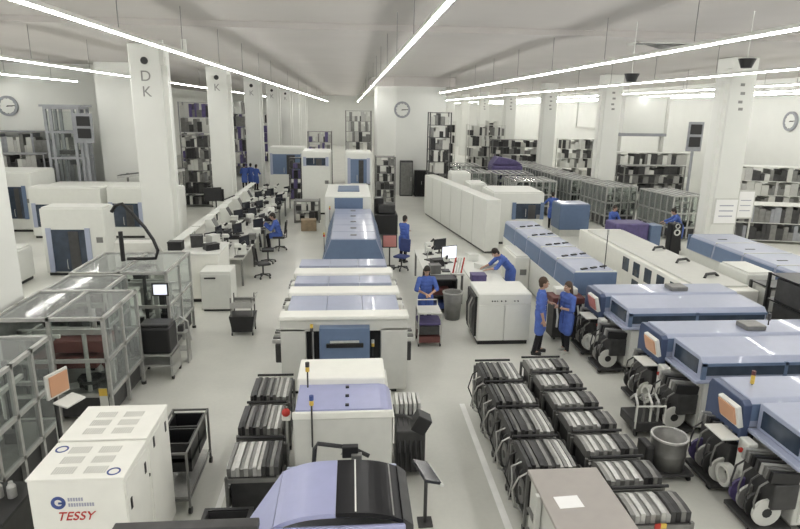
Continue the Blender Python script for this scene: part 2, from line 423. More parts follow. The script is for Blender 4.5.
t_a = P('pivot_arm', BLK, t).tube([(-.32, 1.0, 1.6), (-.3, 1.03, 1.85), (-.27, 1.05, 1.9), (.1, 1.08, 1.82), (.3, 1.06, 1.72)], .025, 8).box(.0, .18, 1.02, 1.1, 1.72, 1.86, .01).end()
P('tool_bracket', MG, t_a).box(.1, .22, .98, 1.08, 1.68, 1.78, .01).end()
t = thing('cable_tray', 'dark rail on two posts in front of the white lettered cabinet', 'rail', (-1.45, 4.62, 0))
P('rail', DG, t).box(-.62, .62, -.06, .06, 1.9, 1.98, .01).end()
for x in (-.5, .5): P('post', DG, t).box(x - .03, x + .03, -.03, .03, 0, 1.9).end()

# second machine: white housing with blue hood
t = thing('placement_machine', 'white machine with rounded pale blue hood and three black catches', 'machine', (-.12, 7.28, 0))
P('plinth', BLK, t).box(-.6, .6, .1, 1.5, 0, .1).end()
P('housing', W2, t).box(-.67, .65, 0, 1.55, .1, 1.5, .02).end()
P('hood', LV, t).prism([(-.64, 1.5), (-.64, 1.62), (.5, 1.62), (.6, 1.6), (.66, 1.53), (.66, 1.5)], 'y', .03, .78).end()
P('front_rim', CREAM, t).box(-.68, .66, -.02, .03, 1.5, 1.6, .012).end()
P('side_rim', CREAM, t).box(.66, .68, 0, .8, 1.1, 1.5).end()
P('roof', CREAM, t).box(-.68, .6, .78, 1.5, 1.5, 1.72, .03).end()
for k in range(3): P('catch', BLK, t).box(.02, .07, .1 + .27 * k, .14 + .27 * k, 1.62, 1.645).end()
P('maker_mark', INK, t).prism([(-.05, .95), (.05, .95), (0, 1.05)], 'y', -.004, .002).end()
tower_light(t, (-.42, -.03, 1.1), .62)
tower_light(t, (-.52, .7, 1.45), .42, (YEL, DG))
sc_ = P('monitor_arm', DG, t).tube([(.68, .6, 1.2), (.85, .5, 1.25), (1.0, .42, 1.2)], .02, 6).end()
P('monitor', BLK, sc_).box(.98, 1.2, .3, .55, 1.05, 1.3, .015, ry=.5).end()

# third machine: white portal with mid-blue hatch
def portal_machine(label, y, d, front, cx=-.17):
    t = thing('placement_machine', label, 'machine', (cx, y, 0))
    P('plinth', BLK, t).box(-1.05, 1.05, .15, d - .1, 0, .12).end()
    if front:
        P('portal', W2, t).box(-1.2, -.72, 0, .3, .12, 1.42, .015).box(.72, 1.24, 0, .3, .12, 1.42, .015).box(-1.2, 1.24, 0, .3, 1.36, 1.6, .015).end()
        P('portal_lip', CREAM, t).box(-1.22, 1.26, -.05, .34, 1.6, 1.68, .02).end()
        P('recess', BLK, t).box(-.75, .75, .22, .36, .12, 1.36).end()
        h = P('hatch', MB_, t).prism([(-.2, 1.49), (-.24, .7), (-.1, .2), (.24, .2), (.24, 1.49)], 'x', -.45, .5).end('mid-blue front hatch')
        P('hatch_handle', BLK, h).box(-.32, .38, -.262, -.2, 1.12, 1.2, .01).end()
        P('grip', STEEL, h).box(-.25, .3, -.275, -.22, 1.22, 1.26, .01).end()
        tower_light(t, (-.6, -.08, .9), .5, (DG, YEL)); tower_light(t, (.57, .1, .8), .2, (YEL, WALLM))
        P('pivot_rod', STEEL, t).cyl((-.58, -.02, .3), (-.58, -.02, 1.36), .015).end()
    P('housing', W2, t).box(-1.12, 1.12, .3, d, .12, 1.52, .02).end()
    n = 3
    for k in range(n):
        x0 = -1.12 + [0, .78, 1.5][k]; x1 = -1.12 + [.775, 1.495, 2.24][k]
        P('hood', LB, t).box(x0, x1, .34, d - (.55 if label.find('tapered') < 0 else .25), 1.52, 1.6, .012).end()
    if label.find('tapered') < 0: P('ridge', CREAM, t).box(-1.2, 1.2, d - .55, d - .02, 1.52, 1.66, .03).end()
    for sx in (-1, 1):
        bk = P('feeder_bank', DG, t).box(sx * 1.13, sx * 1.36, .4, d - .5, .55, .95, .02).end()
        for k in range(5): P('feeder', [STEEL, MG][k % 2], bk).box(sx * 1.14, sx * 1.42, .45 + k * .15, .52 + k * .15, .95, 1.02).end()
        P('control_box', W, t).box(sx * 1.13, sx * 1.3, d - .45, d - .1, .9, 1.35, .05).end()
        P('emergency_button', RED, t).cyl((sx * 1.22, d - .5, 1.2), (sx * 1.22, d - .46, 1.2), .04).end()
    return t
portal_machine('white portal machine with mid-blue front hatch before the pale blue tops', 10.9, 2.1, True)
portal_machine('white machine with pale blue top, directly behind the portal machine', 13.05, 1.55, False, -.2)
portal_machine('white machine with pale blue top, just before the long tapered blue oven', 14.65, 1.3, False, -.22)
tower = thing('signal_post', 'thin post with red and white button box beside the front feeder carts', 'post', (-.93, 7.75, 0))
P('pole', STEEL, tower).cyl((0, 0, 0), (0, 0, 1.3), .018).end()
P('button_box', CREAM, tower).box(-.06, .06, -.06, .06, 1.25, 1.35, .015).end()
P('red_button', RED, tower).sph((0, -.05, 1.38), .06).end()

# tapered reflow oven
t = thing('reflow_oven', 'long tapered pale blue oven with a dark blue end in the central line', 'oven', (.06, 18.6, 0))
P('plinth', W2, t).box(-.85, .85, .1, 6.05, .0, .8, .02).end()
P('end_panel', MB_, t).prism([(-.98, .8), (-.7, 1.5), (.7, 1.5), (.98, .8)], 'y', -.02, .05).end()
for k in range(5):
    y0 = .05 + k * 1.2
    l = P('oven_lid', LB, t).prism([(-1.0, .8), (-.72, 1.52), (.72, 1.52), (1.0, .8)], 'y', y0, y0 + 1.17, .015).end()
    P('hinge', INK, l).box(-.1, .1, y0 + .5, y0 + .6, 1.525, 1.55).end()
    P('side_window', MB_, l).prism([(-1.003, .84), (-.77, 1.44), (-.76, 1.44), (-.99, .84)], 'y', y0 + .1, y0 + 1.08).end()
    P('side_vent', MB_, l).prism([(1.003, .84), (.77, 1.44), (.76, 1.44), (.99, .84)], 'y', y0 + .1, y0 + 1.08).end()
for y in (.5, 5.9): tower_light(t, (-.95, y, .9), .6, (RED, YEL))
t = thing('loader_machine', 'white machine with two blue windows behind the tapered oven', 'machine', (-.15, 24.75, 0))
P('plinth', BLK, t).box(-.8, .8, .1, 4, 0, .1).end()
P('housing', W, t).box(-.95, .95, 0, 4.2, .1, 2.0, .03).end()
P('window_pane', MB_, t).box(-.55, .62, -.02, 0, 1.5, 1.95).end()
P('roof_panel', MB_, t).box(-.45, .5, 1.5, 3.4, 2.0, 2.04, .01).end()
P('window_frame', W, t).box(-.6, .68, -.03, 0, 1.95, 1.99).box(-.6, -.55, -.03, 0, 1.45, 1.99).box(.63, .68, -.03, 0, 1.45, 1.99).end()
white_machine('white cabinet with a shut window and dark slot, beyond the tapered oven', (-1.85, 32, 0), 1.5, 2.2, 3.3, (-.5, .5, 2.6, 3.0))
white_machine('white cabinet with a large blue window, beyond the tapered oven', (.38, 31.5, 0), 1.4, 2.2, 3.3, (-.42, .42, 1.75, 3.0), pane=MB_)
t = white_machine('white cabinet with a broad blue window at the far end of the lettered columns', (-4.2, 40, 0), 2.3, 2, 3.0, (-.9, .9, 1.3, 2.6), pane=MB_)

# ------------------------------------------------------------------ feeder carts
def feeder_cart(label, loc, w=.66, d=.86, h=1.0, rz=0, group=None, light=0, loops=True):
    t = thing('feeder_cart', label, 'cart', loc, rz, group)
    f = P('cart_frame', MG, t)
    for x in (-w / 2, w / 2):
        for y in (.03, d - .03): f.box(x - .02, x + .02, y - .02, y + .02, .1, h - .12)
        f.box(x - .02, x + .02, .03, d - .03, .2, .25)
    f.box(-w / 2, w / 2, .01, .05, h - .2, h - .14).box(-w / 2, w / 2, d - .05, d - .01, h - .2, h - .14)
    f.end()
    P('deck', DG, t).box(-w / 2, w / 2, .03, d - .03, h - .18, h - .14).end()
    P('reel_bay', DG, t).box(-w / 2 + .03, w / 2 - .03, .12, d - .12, .2, h - .2).end()
    P('handle_bar', BLK, t).cyl((-w / 2, d - .02, h - .03), (w / 2, d - .02, h - .03), .022, n=8).end()
    n = 12; s = w / n
    pm = [DG, BLK, MG, DG, BLK, MG, DG, MG, ALU, MG, STEEL, MG] if not light else [MG, ALU, STEEL, MG, ALU, MG, STEEL, ALU, DG, BLK, MG, DG]
    for k in range(n):
        x = -w / 2 + s * (k + .5); hh = [.0, .02, -.01, .015, 0, .01, -.015, .02, -.02, -.015, -.02, -.01][k] * (1 if not light else -1)
        e = P('feeder', pm[k], t).prism([(.06, h - .14), (.06, h - .02 + hh), (.2, h + hh), (d - .2, h + hh), (d - .09, h - .05), (d - .09, h - .14)], 'x', x - s * .45, x + s * .45).end()
    for k in range(4):
        x, y = ((-w / 2 - .01, .24), (-w / 2 - .02, .56), (w / 2 + .01, .24), (w / 2 + .01, .56))[k]; y = y * d / .86
        r = P('tape_reel', [MG, DG, DG, MG][k], t).cyl((x - .015, y, .5), (x + .015, y, .5), .17, n=18).end()
        P('reel_hub', BLK, r).cyl((x - .02, y, .5), (x + .02, y, .5), .06, n=12).end()
    if loops:
        for k in range(5):
            y = (.08 + .13 * k) * d / .86
            P('tape_loop', [STEEL, DG, ALU, MG, DG][k], t).tube([(-w / 2 + .05, y, h - .1), (-w / 2 - [.1, .04, .13, .02, .08][k], y + .02, h - .2), (-w / 2 - [.17, .08, .12, .1, .18][k], y + .05 - .04 * k, .6), (-w / 2 - [.12, .05, .15, .04, .06][k], y + .1 - .05 * k, .3), (-w / 2 + .02, y + .1, .22)], .012, 6).end()
    for x in (-w / 2, w / 2):
        for y in (.06, d - .06): P('caster', BLK, t).cyl((x - .015, y, .05), (x + .015, y, .05), .05, n=12).end()
    return t
base = feeder_cart('feeder cart next to the white floor line, first from the white two-door cabinet', (2.62, 9.45, 0))
lab1 = ['second feeder cart along the white floor line, counted from the white two-door cabinet',
        'third feeder cart along the white floor line, counted from the white two-door cabinet',
        'fourth feeder cart along the white floor line, partly behind the grey topped table']
for k in range(3): copy_tree(base, (2.62, 8.55 - .9 * k, 0), 0, lab1[k])
b2 = feeder_cart('feeder cart at the feet of the two standing people in blue coats', (3.58, 9.8, 0), w=.74, d=.62, light=1, loops=False)
lab2 = ['second feeder cart from the two standing people, in the row toward the grey barrel',
        'third feeder cart from the two standing people, in the row toward the grey barrel',
        'fourth feeder cart from the two standing people, with bright metal feeders',
        'fifth feeder cart from the two standing people, with crosswise bright feeders',
        'sixth feeder cart from the two standing people, level with the grey barrel',
        'seventh feeder cart from the two standing people, touching the grey topped table']
for k in range(6): last = copy_tree(b2, (3.58, 9.12 - .68 * k, 0), 0, lab2[k])
P('warning_label', RED, last).box(-.1, -.03, -.012, 0, .84, .9).end(); P('warning_label', YEL, last).box(-.03, .04, -.012, 0, .84, .9).end()
# left hand carts of the central line
lab3 = ['dark feeder cart against the central line beside the portal machine', 'dark feeder cart beside the white machine with the blue hood', 'feeder cart with a bright metal grid by the arched lid machine']
b3 = feeder_cart(lab3[0], (-1.34, 8.95, 0), w=.62, d=.9, loops=False)
copy_tree(b3, (-1.36, 7.95, 0), 0, lab3[1])
b4 = feeder_cart(lab3[2], (-1.3, 6.92, 0), w=.66, d=.86, loops=False, light=1)
t = thing('feeder_cart', 'feeder cart packed with white reels right of the blue hooded machine', 'cart', (.88, 8.1, 0))
P('cart_frame', DG, t).box(-.22, .22, 0, .9, .1, .8, .02).end()
for k in range(6): P('feeder', [W, STEEL][k % 2], t).box(-.2 + .07 * k, -.15 + .07 * k, .5, .9, .8, 1.0, .01).end()
for k in range(5): P('tape', BLK, t).tube([(-.18 + .08 * k, .4, .8), (-.18 + .08 * k, .1, .78), (-.18 + .08 * k, -.08, .5), (-.16 + .08 * k, -.05, .15)], .02, 6).end()
for x in (-.2, .2): P('caster', BLK, t).cyl((x - .02, .2, .05), (x + .02, .2, .05), .05).end()
t = thing('tilted_screen', 'dark tilted screen with a pale edge right of the arched lid machine', 'screen', (.98, 7.05, 0))
P('stand_pole', DG, t).cyl((0, 0, 0), (0, 0, .78), .025).end(); P('stand_foot', DG, t).box(-.1, .1, -.1, .1, 0, .03).end()
P('screen', DSCR, t).box(-.12, .12, -.26, .26, .78, .82, .01, ry=.35, rz=.25).end(); P('screen_edge', W, t).box(.1, .14, -.27, .25, .74, .77, ry=.35, rz=.25).end()
t = thing('component_crate', 'dark open crate under the pale blue flap', 'crate', (-1.55, 6.05, 0))
P('crate_body', DG, t).box(-.28, .28, 0, .04, 0, .62).box(-.28, .28, .56, .6, 0, .62).box(-.28, -.24, .04, .56, 0, .62).box(.24, .28, .04, .56, 0, .62).box(-.28, .28, 0, .6, 0, .04).end()
P('crate_rim', BLK, t).box(-.3, .3, -.02, .03, .6, .64).box(-.3, .3, .57, .62, .6, .64).box(-.3, -.25, .03, .57, .6, .64).box(.25, .3, .03, .57, .6, .64).end()

# grey topped table with a sheet of paper
t = thing('work_table', 'grey topped steel table at the near end of the feeder carts', 'table', (2.71, 5.2, 0))
P('table_top', TOPG, t).box(-.46, .46, 0, 1.5, .97, 1.02, .01).end()
P('cabinet', W2, t).box(-.42, .38, .05, 1.44, .12, .97, .01).end()
P('side_shelf', MG, t).box(-.47, -.42, .1, 1.4, .5, .53).box(-.47, -.42, .1, 1.4, .2, .23).end()
P('upright', W2, t).box(-.5, -.44, .95, 1.02, .1, 1.0).end()
for x in (-.36, .32):
    for y in (.12, 1.36): P('foot', BLK, t).cyl((x, y, 0), (x, y, .12), .035).end()
tag(P('paper_sheet', PAPER).box(2.4, 2.7, 5.9, 6.12, 1.02, 1.024, rz=.06).end(), 'white sheet of paper lying on the grey topped table', 'paper')

# ------------------------------------------------------------------ placement machines on the right, lying across the hall
def smt(label, loc, screen=ORG, L=3.9, seed=0):
    t = thing('placement_machine', label, 'machine', loc, 0)
    P('plinth', BLK, t).box(.5, L - .2, .1, 1.75, 0, .14).end()
    P('housing', W2, t).box(.26, L, .06, 1.8, .14, 1.08, .02).end()
    P('service_door', W, t).box(.32, .95, .03, .07, .2, 1.0, .01).end()
    g = P('gantry_cover', LB, t).prism([(1.0, 1.08), (1.0, 1.44), (1.08, 1.52), (1.78, 1.52), (1.85, 1.42), (1.85, 1.08)], 'x', .12, L, .02).end()
    P('gantry_edge', MB_, g).box(.12, L, .985, 1.0, 1.2, 1.46).end()
    P('gantry_box', MG, g).box(1.75, 2.15, 1.15, 1.5, 1.52, 1.62, .02).end()
    P('end_panel', DB, t).prism([(.98, .85), (.98, 1.45), (1.05, 1.5), (1.8, 1.5), (1.86, 1.4), (1.86, .85)], 'x', .0, .13, .015).end('dark blue end panel')
    h = P('hood', LB, t).prism([(.0, 1.38), (.1, 1.48), (.96, 1.5), (.96, 1.1), (.0, 1.1)], 'x', .22, L, .012).end()
    P('hood_window', WINDK, h).box(.3, L - .05, -.012, .01, 1.17, 1.36).end()
    P('side_window', WINDK, h).box(.205, .23, .12, .86, 1.16, 1.42).end()
    P('window_bar', MB_, h).box(.22, .3, -.02, .02, 1.1, 1.4).box(1.7, 1.76, -.02, .02, 1.1, 1.4).box(.22, L, -.02, .02, 1.34, 1.39).end()
    P('hood_rim', LB, t).box(.1, L, -.06, .98, 1.04, 1.1, .015).end()
    m = P('monitor', W, t).box(-.1, -.02, .95, 1.4, 1.1, 1.45, .015, ry=-.25).end()
    P('screen', screen, m).box(-.125, -.09, .99, 1.36, 1.14, 1.41, ry=-.25).end()
    P('keyboard_tray', W, t).box(-.35, -.08, .85, 1.3, .97, 1.0, .01).end()
    P('front_post', W, t).box(-.05, .1, .7, .92, .3, 1.0, .02).end()
    P('emergency_button', RED, t).cyl((-.06, .8, .85), (-.1, .8, .85), .035).end()
    for (y0, y1) in ((.02, .68), (1.0, 1.75)):
        bk = P('feeder_bank', DG, t).box(-.1, .25, y0, y1, .42, .8, .02).end()
        n = 7
        for k in range(n):
            y = y0 + (y1 - y0) * (k + .5) / n
            P('feeder', [BLK, MG, ALU, DG][k % 4], bk).box(-.16, .25, y - .03, y + .03, .8, .96, .008, ry=.12).end()
        for k in range(4):
            y = y0 + (y1 - y0) * (k + .5) / 4
            r = P('tape_reel', [W2, DG, ALU, PURP if seed else DG][k], t).cyl((-.1, y - .02, .34), (-.1, y + .02, .34), .2, n=18).end()
            P('reel_hub', BLK, r).cyl((-.1, y - .025, .34), (-.1, y + .025, .34), .07, n=10).end()
            P('tape', [MG, DG][k % 2], t).tube([(-.14, y, .82), (-.26, y, .74), (-.3, y, .5), (-.26, y, .3)], .014, 6).end()
        P('trolley_base', DG, t).box(-.3, .25, y0, y1, .08, .14, .01).end()
        for x in (-.24, .2): P('caster', BLK, t).cyl((x, y0 + .1, .045), (x, y0 + .14, .045), .045, n=12).end()
    P('reel_ring', W2, t).ring((-.2, .85, .42), .17, .12, 'x', 22, .12).end()
    return t
s1 = smt('blue placement machine with orange screen beside the grey barrel', (5.72, 9.02, 0))
tower_light(s1, (2.2, 1.2, 1.62), .1, (DG, DG))
s2 = smt('blue placement machine with pink screen, behind the two standing people', (5.62, 11.6, 0), PINKP, 3.3)
s3 = smt('blue placement machine with a small yellow signal lamp and purple reels', (5.62, 6.45, 0), seed=2)
tower_light(s3, (.45, 1.5, 1.5), .04, (YEL, YEL, MAROON))
# pipe trolley in front of the middle machine, barrel
t = thing('pipe_trolley', 'low trolley of bent grey pipes between the grey barrel and the machine', 'trolley', (5.08, 9.12, 0))
P('trolley_base', DG, t).box(-.2, .3, -.1, .5, .12, .3, .02).end()
for k in range(4): P('bent_pipe', [STEEL, MG, W2, ALU][k], t).tube([(-.18 + .13 * k, -.05, .3), (-.15 + .13 * k, 0, .62), (-.1 + .12 * k, .2, .7), (-.05 + .1 * k, .45, .5)], .022, 6).end()
P('push_bar', W, t).tube([(-.2, -.1, .2), (-.2, -.1, .62), (.3, -.12, .62), (.3, -.12, .3)], .018, 6).end()
for x in (-.15, .25): P('caster', BLK, t).cyl((x, 0, .06), (x + .03, 0, .06), .06).end()
t = thing('steel_barrel', 'open grey steel barrel on a wheeled dolly', 'barrel', (4.93, 8.03, 0))
P('barrel_body', MG, t).lathe([(.26, .14), (.26, .36), (.27, .38), (.26, .4), (.27, .62), (.28, .64), (.25, .64), (.24, .2), (.0, .19)], n=28).smooth().end()
P('barrel_rim', STEEL, t).ring((0, 0, .64), .282, .25, 'z', 28, .03).end()
P('dolly', DG, t).box(-.36, .3, -.3, .3, .09, .14, .02).end()
P('motor_box', BLK, t).box(-.44, -.3, -.16, .16, .14, .55, .03).end()
for x in (-.28, .24):
    for y in (-.24, .24): P('caster', BLK, t).cyl((x - .02, y, .045), (x + .02, y, .045), .045).end()

# ------------------------------------------------------------------ blue oven line with five lids and neighbours
t = thing('reflow_oven', 'long blue oven with five vented lids behind the two standing people', 'oven', (6.15, 14.1, 0))
P('housing', CREAM, t).box(-.62, .5, .05, 7.1, .1, 1.05, .02).end()
P('plinth', BLK, t).box(-.5, .4, .15, 7, 0, .1).end()
P('end_panel', MB_, t).box(-.6, .5, -.03, .02, 1.02, 1.62, .01).end()
for k in range(5):
    y0 = .03 + 1.42 * k
    l = P('oven_lid', LB, t).prism([(-.6, 1.05), (-.56, 1.58), (-.5, 1.63), (.48, 1.63), (.52, 1.05)], 'y', y0, y0 + 1.4, .01).end()
    P('lid_face', MB_, l).prism([(-.612, 1.07), (-.572, 1.55), (-.56, 1.55), (-.6, 1.07)], 'y', y0 + .04, y0 + 1.36).end('mid-blue lid face')
    P('seam_glint', W, l).box(-.56, .5, y0 - .025, y0 + .015, 1.6, 1.645).end()  # white strip over the lid joint, also painted for reflections across the top
    for q in range(3): P('vent_slot', BLK, l).box(-.35 + .3 * q, -.15 + .3 * q, y0 + .2 + .12 * q, y0 + .27 + .12 * q, 1.628, 1.66, rz=.5).end()
tower_light(t, (.3, .3, 1.62), .9, (ALU, ALU))
white_machine('cream cabinet with a tilted top against the blue oven', (5.28, 17.7, 0), .48, 1.6, 1.12, m=CREAM)
white_machine('white machine with blue framed window at the far end of the blue oven', (7.0, 24.6, 0), 2.2, 2.2, 2.2, (-.1, .95, 1.1, 1.75), frame=MB_)
white_machine('tall white locker beside the white machine at the end of the blue oven', (5.9, 27.6, 0), .8, 1.4, 2.2)
white_machine('plain white cabinet standing past the end of the white screen wall', (5.6, 30.5, 0), 1.0, 1.2, 2.4)
# white screen wall of six panels, running at a slant
a = Vector((3.95, 32.2)); b = Vector((5.25, 22.9)); n = 6
ang = math.atan2(b.y - a.y, b.x - a.x)
for k in range(n):
    p = a.lerp(b, (k + .5) / n); L = (b - a).length / n
    t = thing('screen_panel', f'white screen wall panel, {ORD[k]} of six counted from the dark double doors', 'partition', (p.x, p.y, 0), ang)
    P('panel', W, t).box(-L / 2 + .01, L / 2 - .01, 0, .6, .08, 2.15, .02).end()
    P('base', DG, t).box(-L / 2 + .05, L / 2 - .05, .05, .55, 0, .08).end()
    P('seam', W2, t).box(-L / 2 - .0, -L / 2 + .02, -.01, .6, .1, 2.1).end()
# white control cabinet
t = thing('control_cabinet', 'white two-door cabinet beside the two standing people', 'cabinet', (3.65, 13.4, 0))
P('carcass', W, t).box(-.66, .64, .02, 1.1, .1, 1.3, .03).end()
P('plinth', BLK, t).box(-.62, .6, .05, 1.0, 0, .1).end()
for x0, x1 in ((-.64, -.02), (0, .62)): P('door', W, t).box(x0, x1, -.02, .02, .12, 1.02, .008).end()
P('top_panel', W, t).box(-.64, .62, -.01, .02, 1.03, 1.28).end()
for k, x in enumerate((-.32, -.26, -.2, -.1, 0, .22, .3)): P('button', [BLK, BLK, MG][k % 3], t).cyl((x, 0, 1.12), (x, -.03, 1.12), .018).end()
P('side_rack', BLK, t).box(-.72, -.66, .08, 1.0, .2, 1.2).end()
for k in range(3): P('cable_loop', [MG, W2, DG][k], t).tube([(-.72, .15 + .25 * k, 1.1), (-.8, .15 + .25 * k, .9), (-.78, .2 + .25 * k, .4), (-.72, .25 + .25 * k, .25)], .018, 6).end()
# slotted white unit with five dark windows
t = thing('buffer_conveyor', 'cream unit with five dark upright windows behind the blue placement machines', 'machine', (9.3, 13.6, 0))
P('housing', CREAM, t).box(-.75, .85, 0, 8.0, .1, 1.25, .03).end(); P('plinth', BLK, t).box(-.6, .7, .1, 7.9, 0, .1).end()
for k in range(5): P('window_pane', WINDK, t).box(-.765, -.745, .9 + .72 * k, 1.3 + .72 * k, .72, 1.14).end()
for k in range(4): P('window_pane', WINDK, t).box(-.765, -.745, .9 + .72 * k, 1.3 + .72 * k, .25, .6).end()
P('roof_panel', W2, t).box(-.6, .75, .3, 7.6, 1.25, 1.3, .01).end()
for k in range(3): P('handle', BLK, t).tube([(.0 + .1 * k, 1 + 1.6 * k, 1.3), (.1 + .1 * k, 1.1 + 1.6 * k, 1.38), (.4 + .1 * k, 1.2 + 1.6 * k, 1.38), (.5 + .1 * k, 1.2 + 1.6 * k, 1.3)], .04, 6).end()
# second blue oven line at the far right
t = thing('reflow_oven', 'blue oven line running from the big clock-side column toward the shelving rack', 'oven', (12.2, 10.75, 0))
P('housing', W, t).box(-.62, .9, .05, 8.6, .1, 1.0, .02).end(); P('plinth', BLK, t).box(-.5, .8, .15, 8.5, 0, .1).end()
P('end_panel', MB_, t).box(-.65, .95, 8.6, 8.66, 1.0, 1.5).end()
for k in range(6):
    y0 = .03 + 1.42 * k
    l = P('oven_lid', LB, t).prism([(-.68, 1.0), (-.62, 1.46), (-.54, 1.52), (.9, 1.52), (.95, 1.0)], 'y', y0, y0 + 1.4, .01).end()
    P('lid_face', MB_, l).prism([(-.69, 1.03), (-.635, 1.43), (-.62, 1.43), (-.68, 1.03)], 'y', y0 + .04, y0 + 1.36).end()
    P('seam_glint', W, l).box(-.6, .9, y0 - .02, y0 + .01, 1.5, 1.535).end()  # joint strip kept white to imitate lamp reflections on the lids
    P('vent_slot', BLK, l).box(-.2, .1, y0 + .5, y0 + .56, 1.518, 1.53).end()
white_machine('white cabinet before the second blue oven line', (10.9, 14.6, 0), .8, 1.3, 1.4)
# ------------------------------------------------------------------ left: lettered cabinet, glazed cells, white machines
t = thing('control_cabinet', 'white cabinet with red lettering, round logo and vented roof', 'cabinet', (-2.91, 5.78, 0))
P('plinth', BLK, t).box(-.45, .45, .08, 1.5, 0, .1).end()
P('housing', CREAM, t).box(-.49, .49, 0, .72, .1, 1.68, .012).end()
P('housing', CREAM, t).box(-.49, .49, .74, 1.56, .1, 1.70, .012).end()
P('roof', CREAM, t).box(-.5, .5, -.01, .73, 1.68, 1.71, .01).end(); P('roof', CREAM, t).box(-.5, .5, .74, 1.57, 1.70, 1.73, .01).end()
for j, (yy, zz) in enumerate(((.08, 1.712), (.86, 1.732))):
    for r in range(3):
        for c in range(2):
            x0 = -.28 + .33 * c
            v = P('vent_grille', VENTG, t)
            for q in range(9): v.box(x0 + .026 * q, x0 + .026 * q + .014, yy + .2 * r, yy + .13 + .2 * r, zz - .002, zz + .002)
            v.end()
for x, y in ((.36, .1), (-.38, .57)): P('logo_ring', BINK, t).ring((x, y, 1.713), .07, .052, 'z', 24, .004).end()
lg = P('logo_ring', BINK, t).ring((-.2, -.004, 1.42), .075, .04, 'y', 24, .006).end()
P('logo_tail', BINK, lg).box(-.2, -.15, -.008, 0, 1.405, 1.425).box(-.165, -.15, -.008, 0, 1.37, 1.42).end()
for z, w in ((1.455, .17), (1.39, .26)):
    n = int(w / .026); lp = P('logo_lettering', GINK, t)
    for q in range(n): lp.box(-.1 + .027 * q, -.1 + .027 * q + .018, -.004, 0, z - .02, z + .02)
    lp.end()
text('red_lettering', 'TESSY', .145, RED, t, (-.05, -.004, 1.25), (PI / 2, 0, 0), shear=.35)
for y, z in ((.12, 1.3), (.6, 1.42), (.95, 1.55), (1.4, 1.5)): P('side_handle', BLK, t).box(.49, .505, y - .02, y + .03, z - .07, z + .07, .005).end()
P('keyhole', BLK, t).cyl((.49, .72, 1.25), (.503, .72, 1.25), .02).end()
P('door', CREAM, t).box(.488, .498, .02, .7, .15, 1.62).end(); P('door', CREAM, t).box(.488, .498, .78, 1.53, .15, 1.64).end()
t = thing('bin_trolley', 'black open bins in a wheeled steel frame behind the lettered cabinet', 'trolley', (-2.56, 7.75, 0))
f = P('trolley_frame', MG, t)
for x in (-.22, .3):
    for y in (-.3, .95): f.box(x - .015, x + .015, y - .015, y + .015, .08, .95)
for z in (.2, .92): f.box(-.22, .3, -.31, -.29, z, z + .03).box(-.22, .3, .94, .96, z, z + .03).box(-.23, -.21, -.3, .95, z, z + .03).box(.29, .31, -.3, .95, z, z + .03)
f.end()
for k in range(2):
    y = .02 + .47 * k
    P('bin', BLK, t).box(-.2, .27, y, y + .03, .45, .9).box(-.2, .27, y + .4, y + .43, .45, .9).box(-.2, -.17, y + .03, y + .4, .45, .9).box(.24, .27, y + .03, y + .4, .45, .9).box(-.2, .27, y, y + .43, .6, .66).end()
P('shelf', ALU, t).box(-.2, .28, -.28, .93, .22, .25).end()
for x in (-.22, .3):
    for y in (-.3, .95): P('caster', BLK, t).cyl((x - .02, y, .05), (x + .02, y, .05), .05).end()

near = cell('glazed machine cell with an attached orange screen, next to the lettered cabinet', (-5.5, 5.9, 0), 1.5, 3.3, 2.0, pitch=.6)
mid = cell('wide glazed machine cell with red-brown equipment and a yellow notice', (-5.15, 10.05, 0), 1.8, 1.6, 2.0, inner=1)
for z, x0, x1 in ((.95, -.5, .6), (1.25, -.1, .75)): P('red_brown_unit', MAROON, mid).box(x0, x1, .25, .8, z, z + .22, .015).end()
nt_ = P('notice', W2, mid).box(.72, .86, -.05, -.04, .1, .7).end(); P('notice_head', YEL, nt_).box(.72, .86, -.055, -.05, .56, .7).end()
cell('narrow glazed machine cell joining the two wide glazed cells', (-5.45, 11.76, 0), 1.15, 1.12, 1.98)
far = cell('glazed machine cell carrying a black looped hose on its roof', (-5.05, 13.0, 0), 2.0, 1.9, 2.0, inner=2)
P('panel_screen', SCR, far).box(.72, 1.0, -.06, -.035, 1.5, 1.72).end('pale lit screen'); P('screen_frame', DG, far).box(.68, 1.04, -.04, -.03, 1.46, 1.76).end()
t = thing('cable_hose', 'thick black looped hose rising from the glazed cell roof', 'hose', (-4.5, 14.0, 2.0))
P('hose', BLK, t).tube([(-.95, 0, 1.15), (-.85, 0, 1.3), (-.7, 0, 1.34), (-.5, 0, 1.12), (-.25, 0, .8), (-.08, 0, .5), (0, 0, .25), (-.06, 0, .06), (-.3, 0, .05), (-.7, 0, .05)], .04, 8).smooth().end()
P('hose_post', BLK, t).cyl((-.8, 0, 0), (-.8, 0, .7), .05).end()
t = thing('operator_screen', 'orange screen with pale keyboard on an arm of the nearest glazed cell', 'screen', (-4.2, 8.35, 0))
P('stand_pole', DG, t).cyl((-.12, 0, 0), (-.12, 0, 1.45), .03).end(); P('stand_foot', DG, t).box(-.35, .1, -.2, .2, 0, .03).end()
P('bezel', W2, t).box(-.09, -.05, -.2, .2, 1.4, 1.78, .015, rz=-.35).end()
P('screen', ORG, t).box(-.055, -.03, -.16, .16, 1.44, 1.74, rz=-.35).end()
P('keyboard', W, t).box(-.05, .2, -.18, .18, 1.3, 1.33, .01, rz=-.35, ry=.15).end()
t = thing('side_table', 'dark side table with bottles beside the nearest glazed cell', 'table', (-4.15, 6.3, 0))
P('table_top', BLK, t).box(-.3, .3, -.3, .5, .98, 1.02).end(); P('table_cabinet', DG, t).box(-.28, .28, -.28, .48, 0, .98).end()
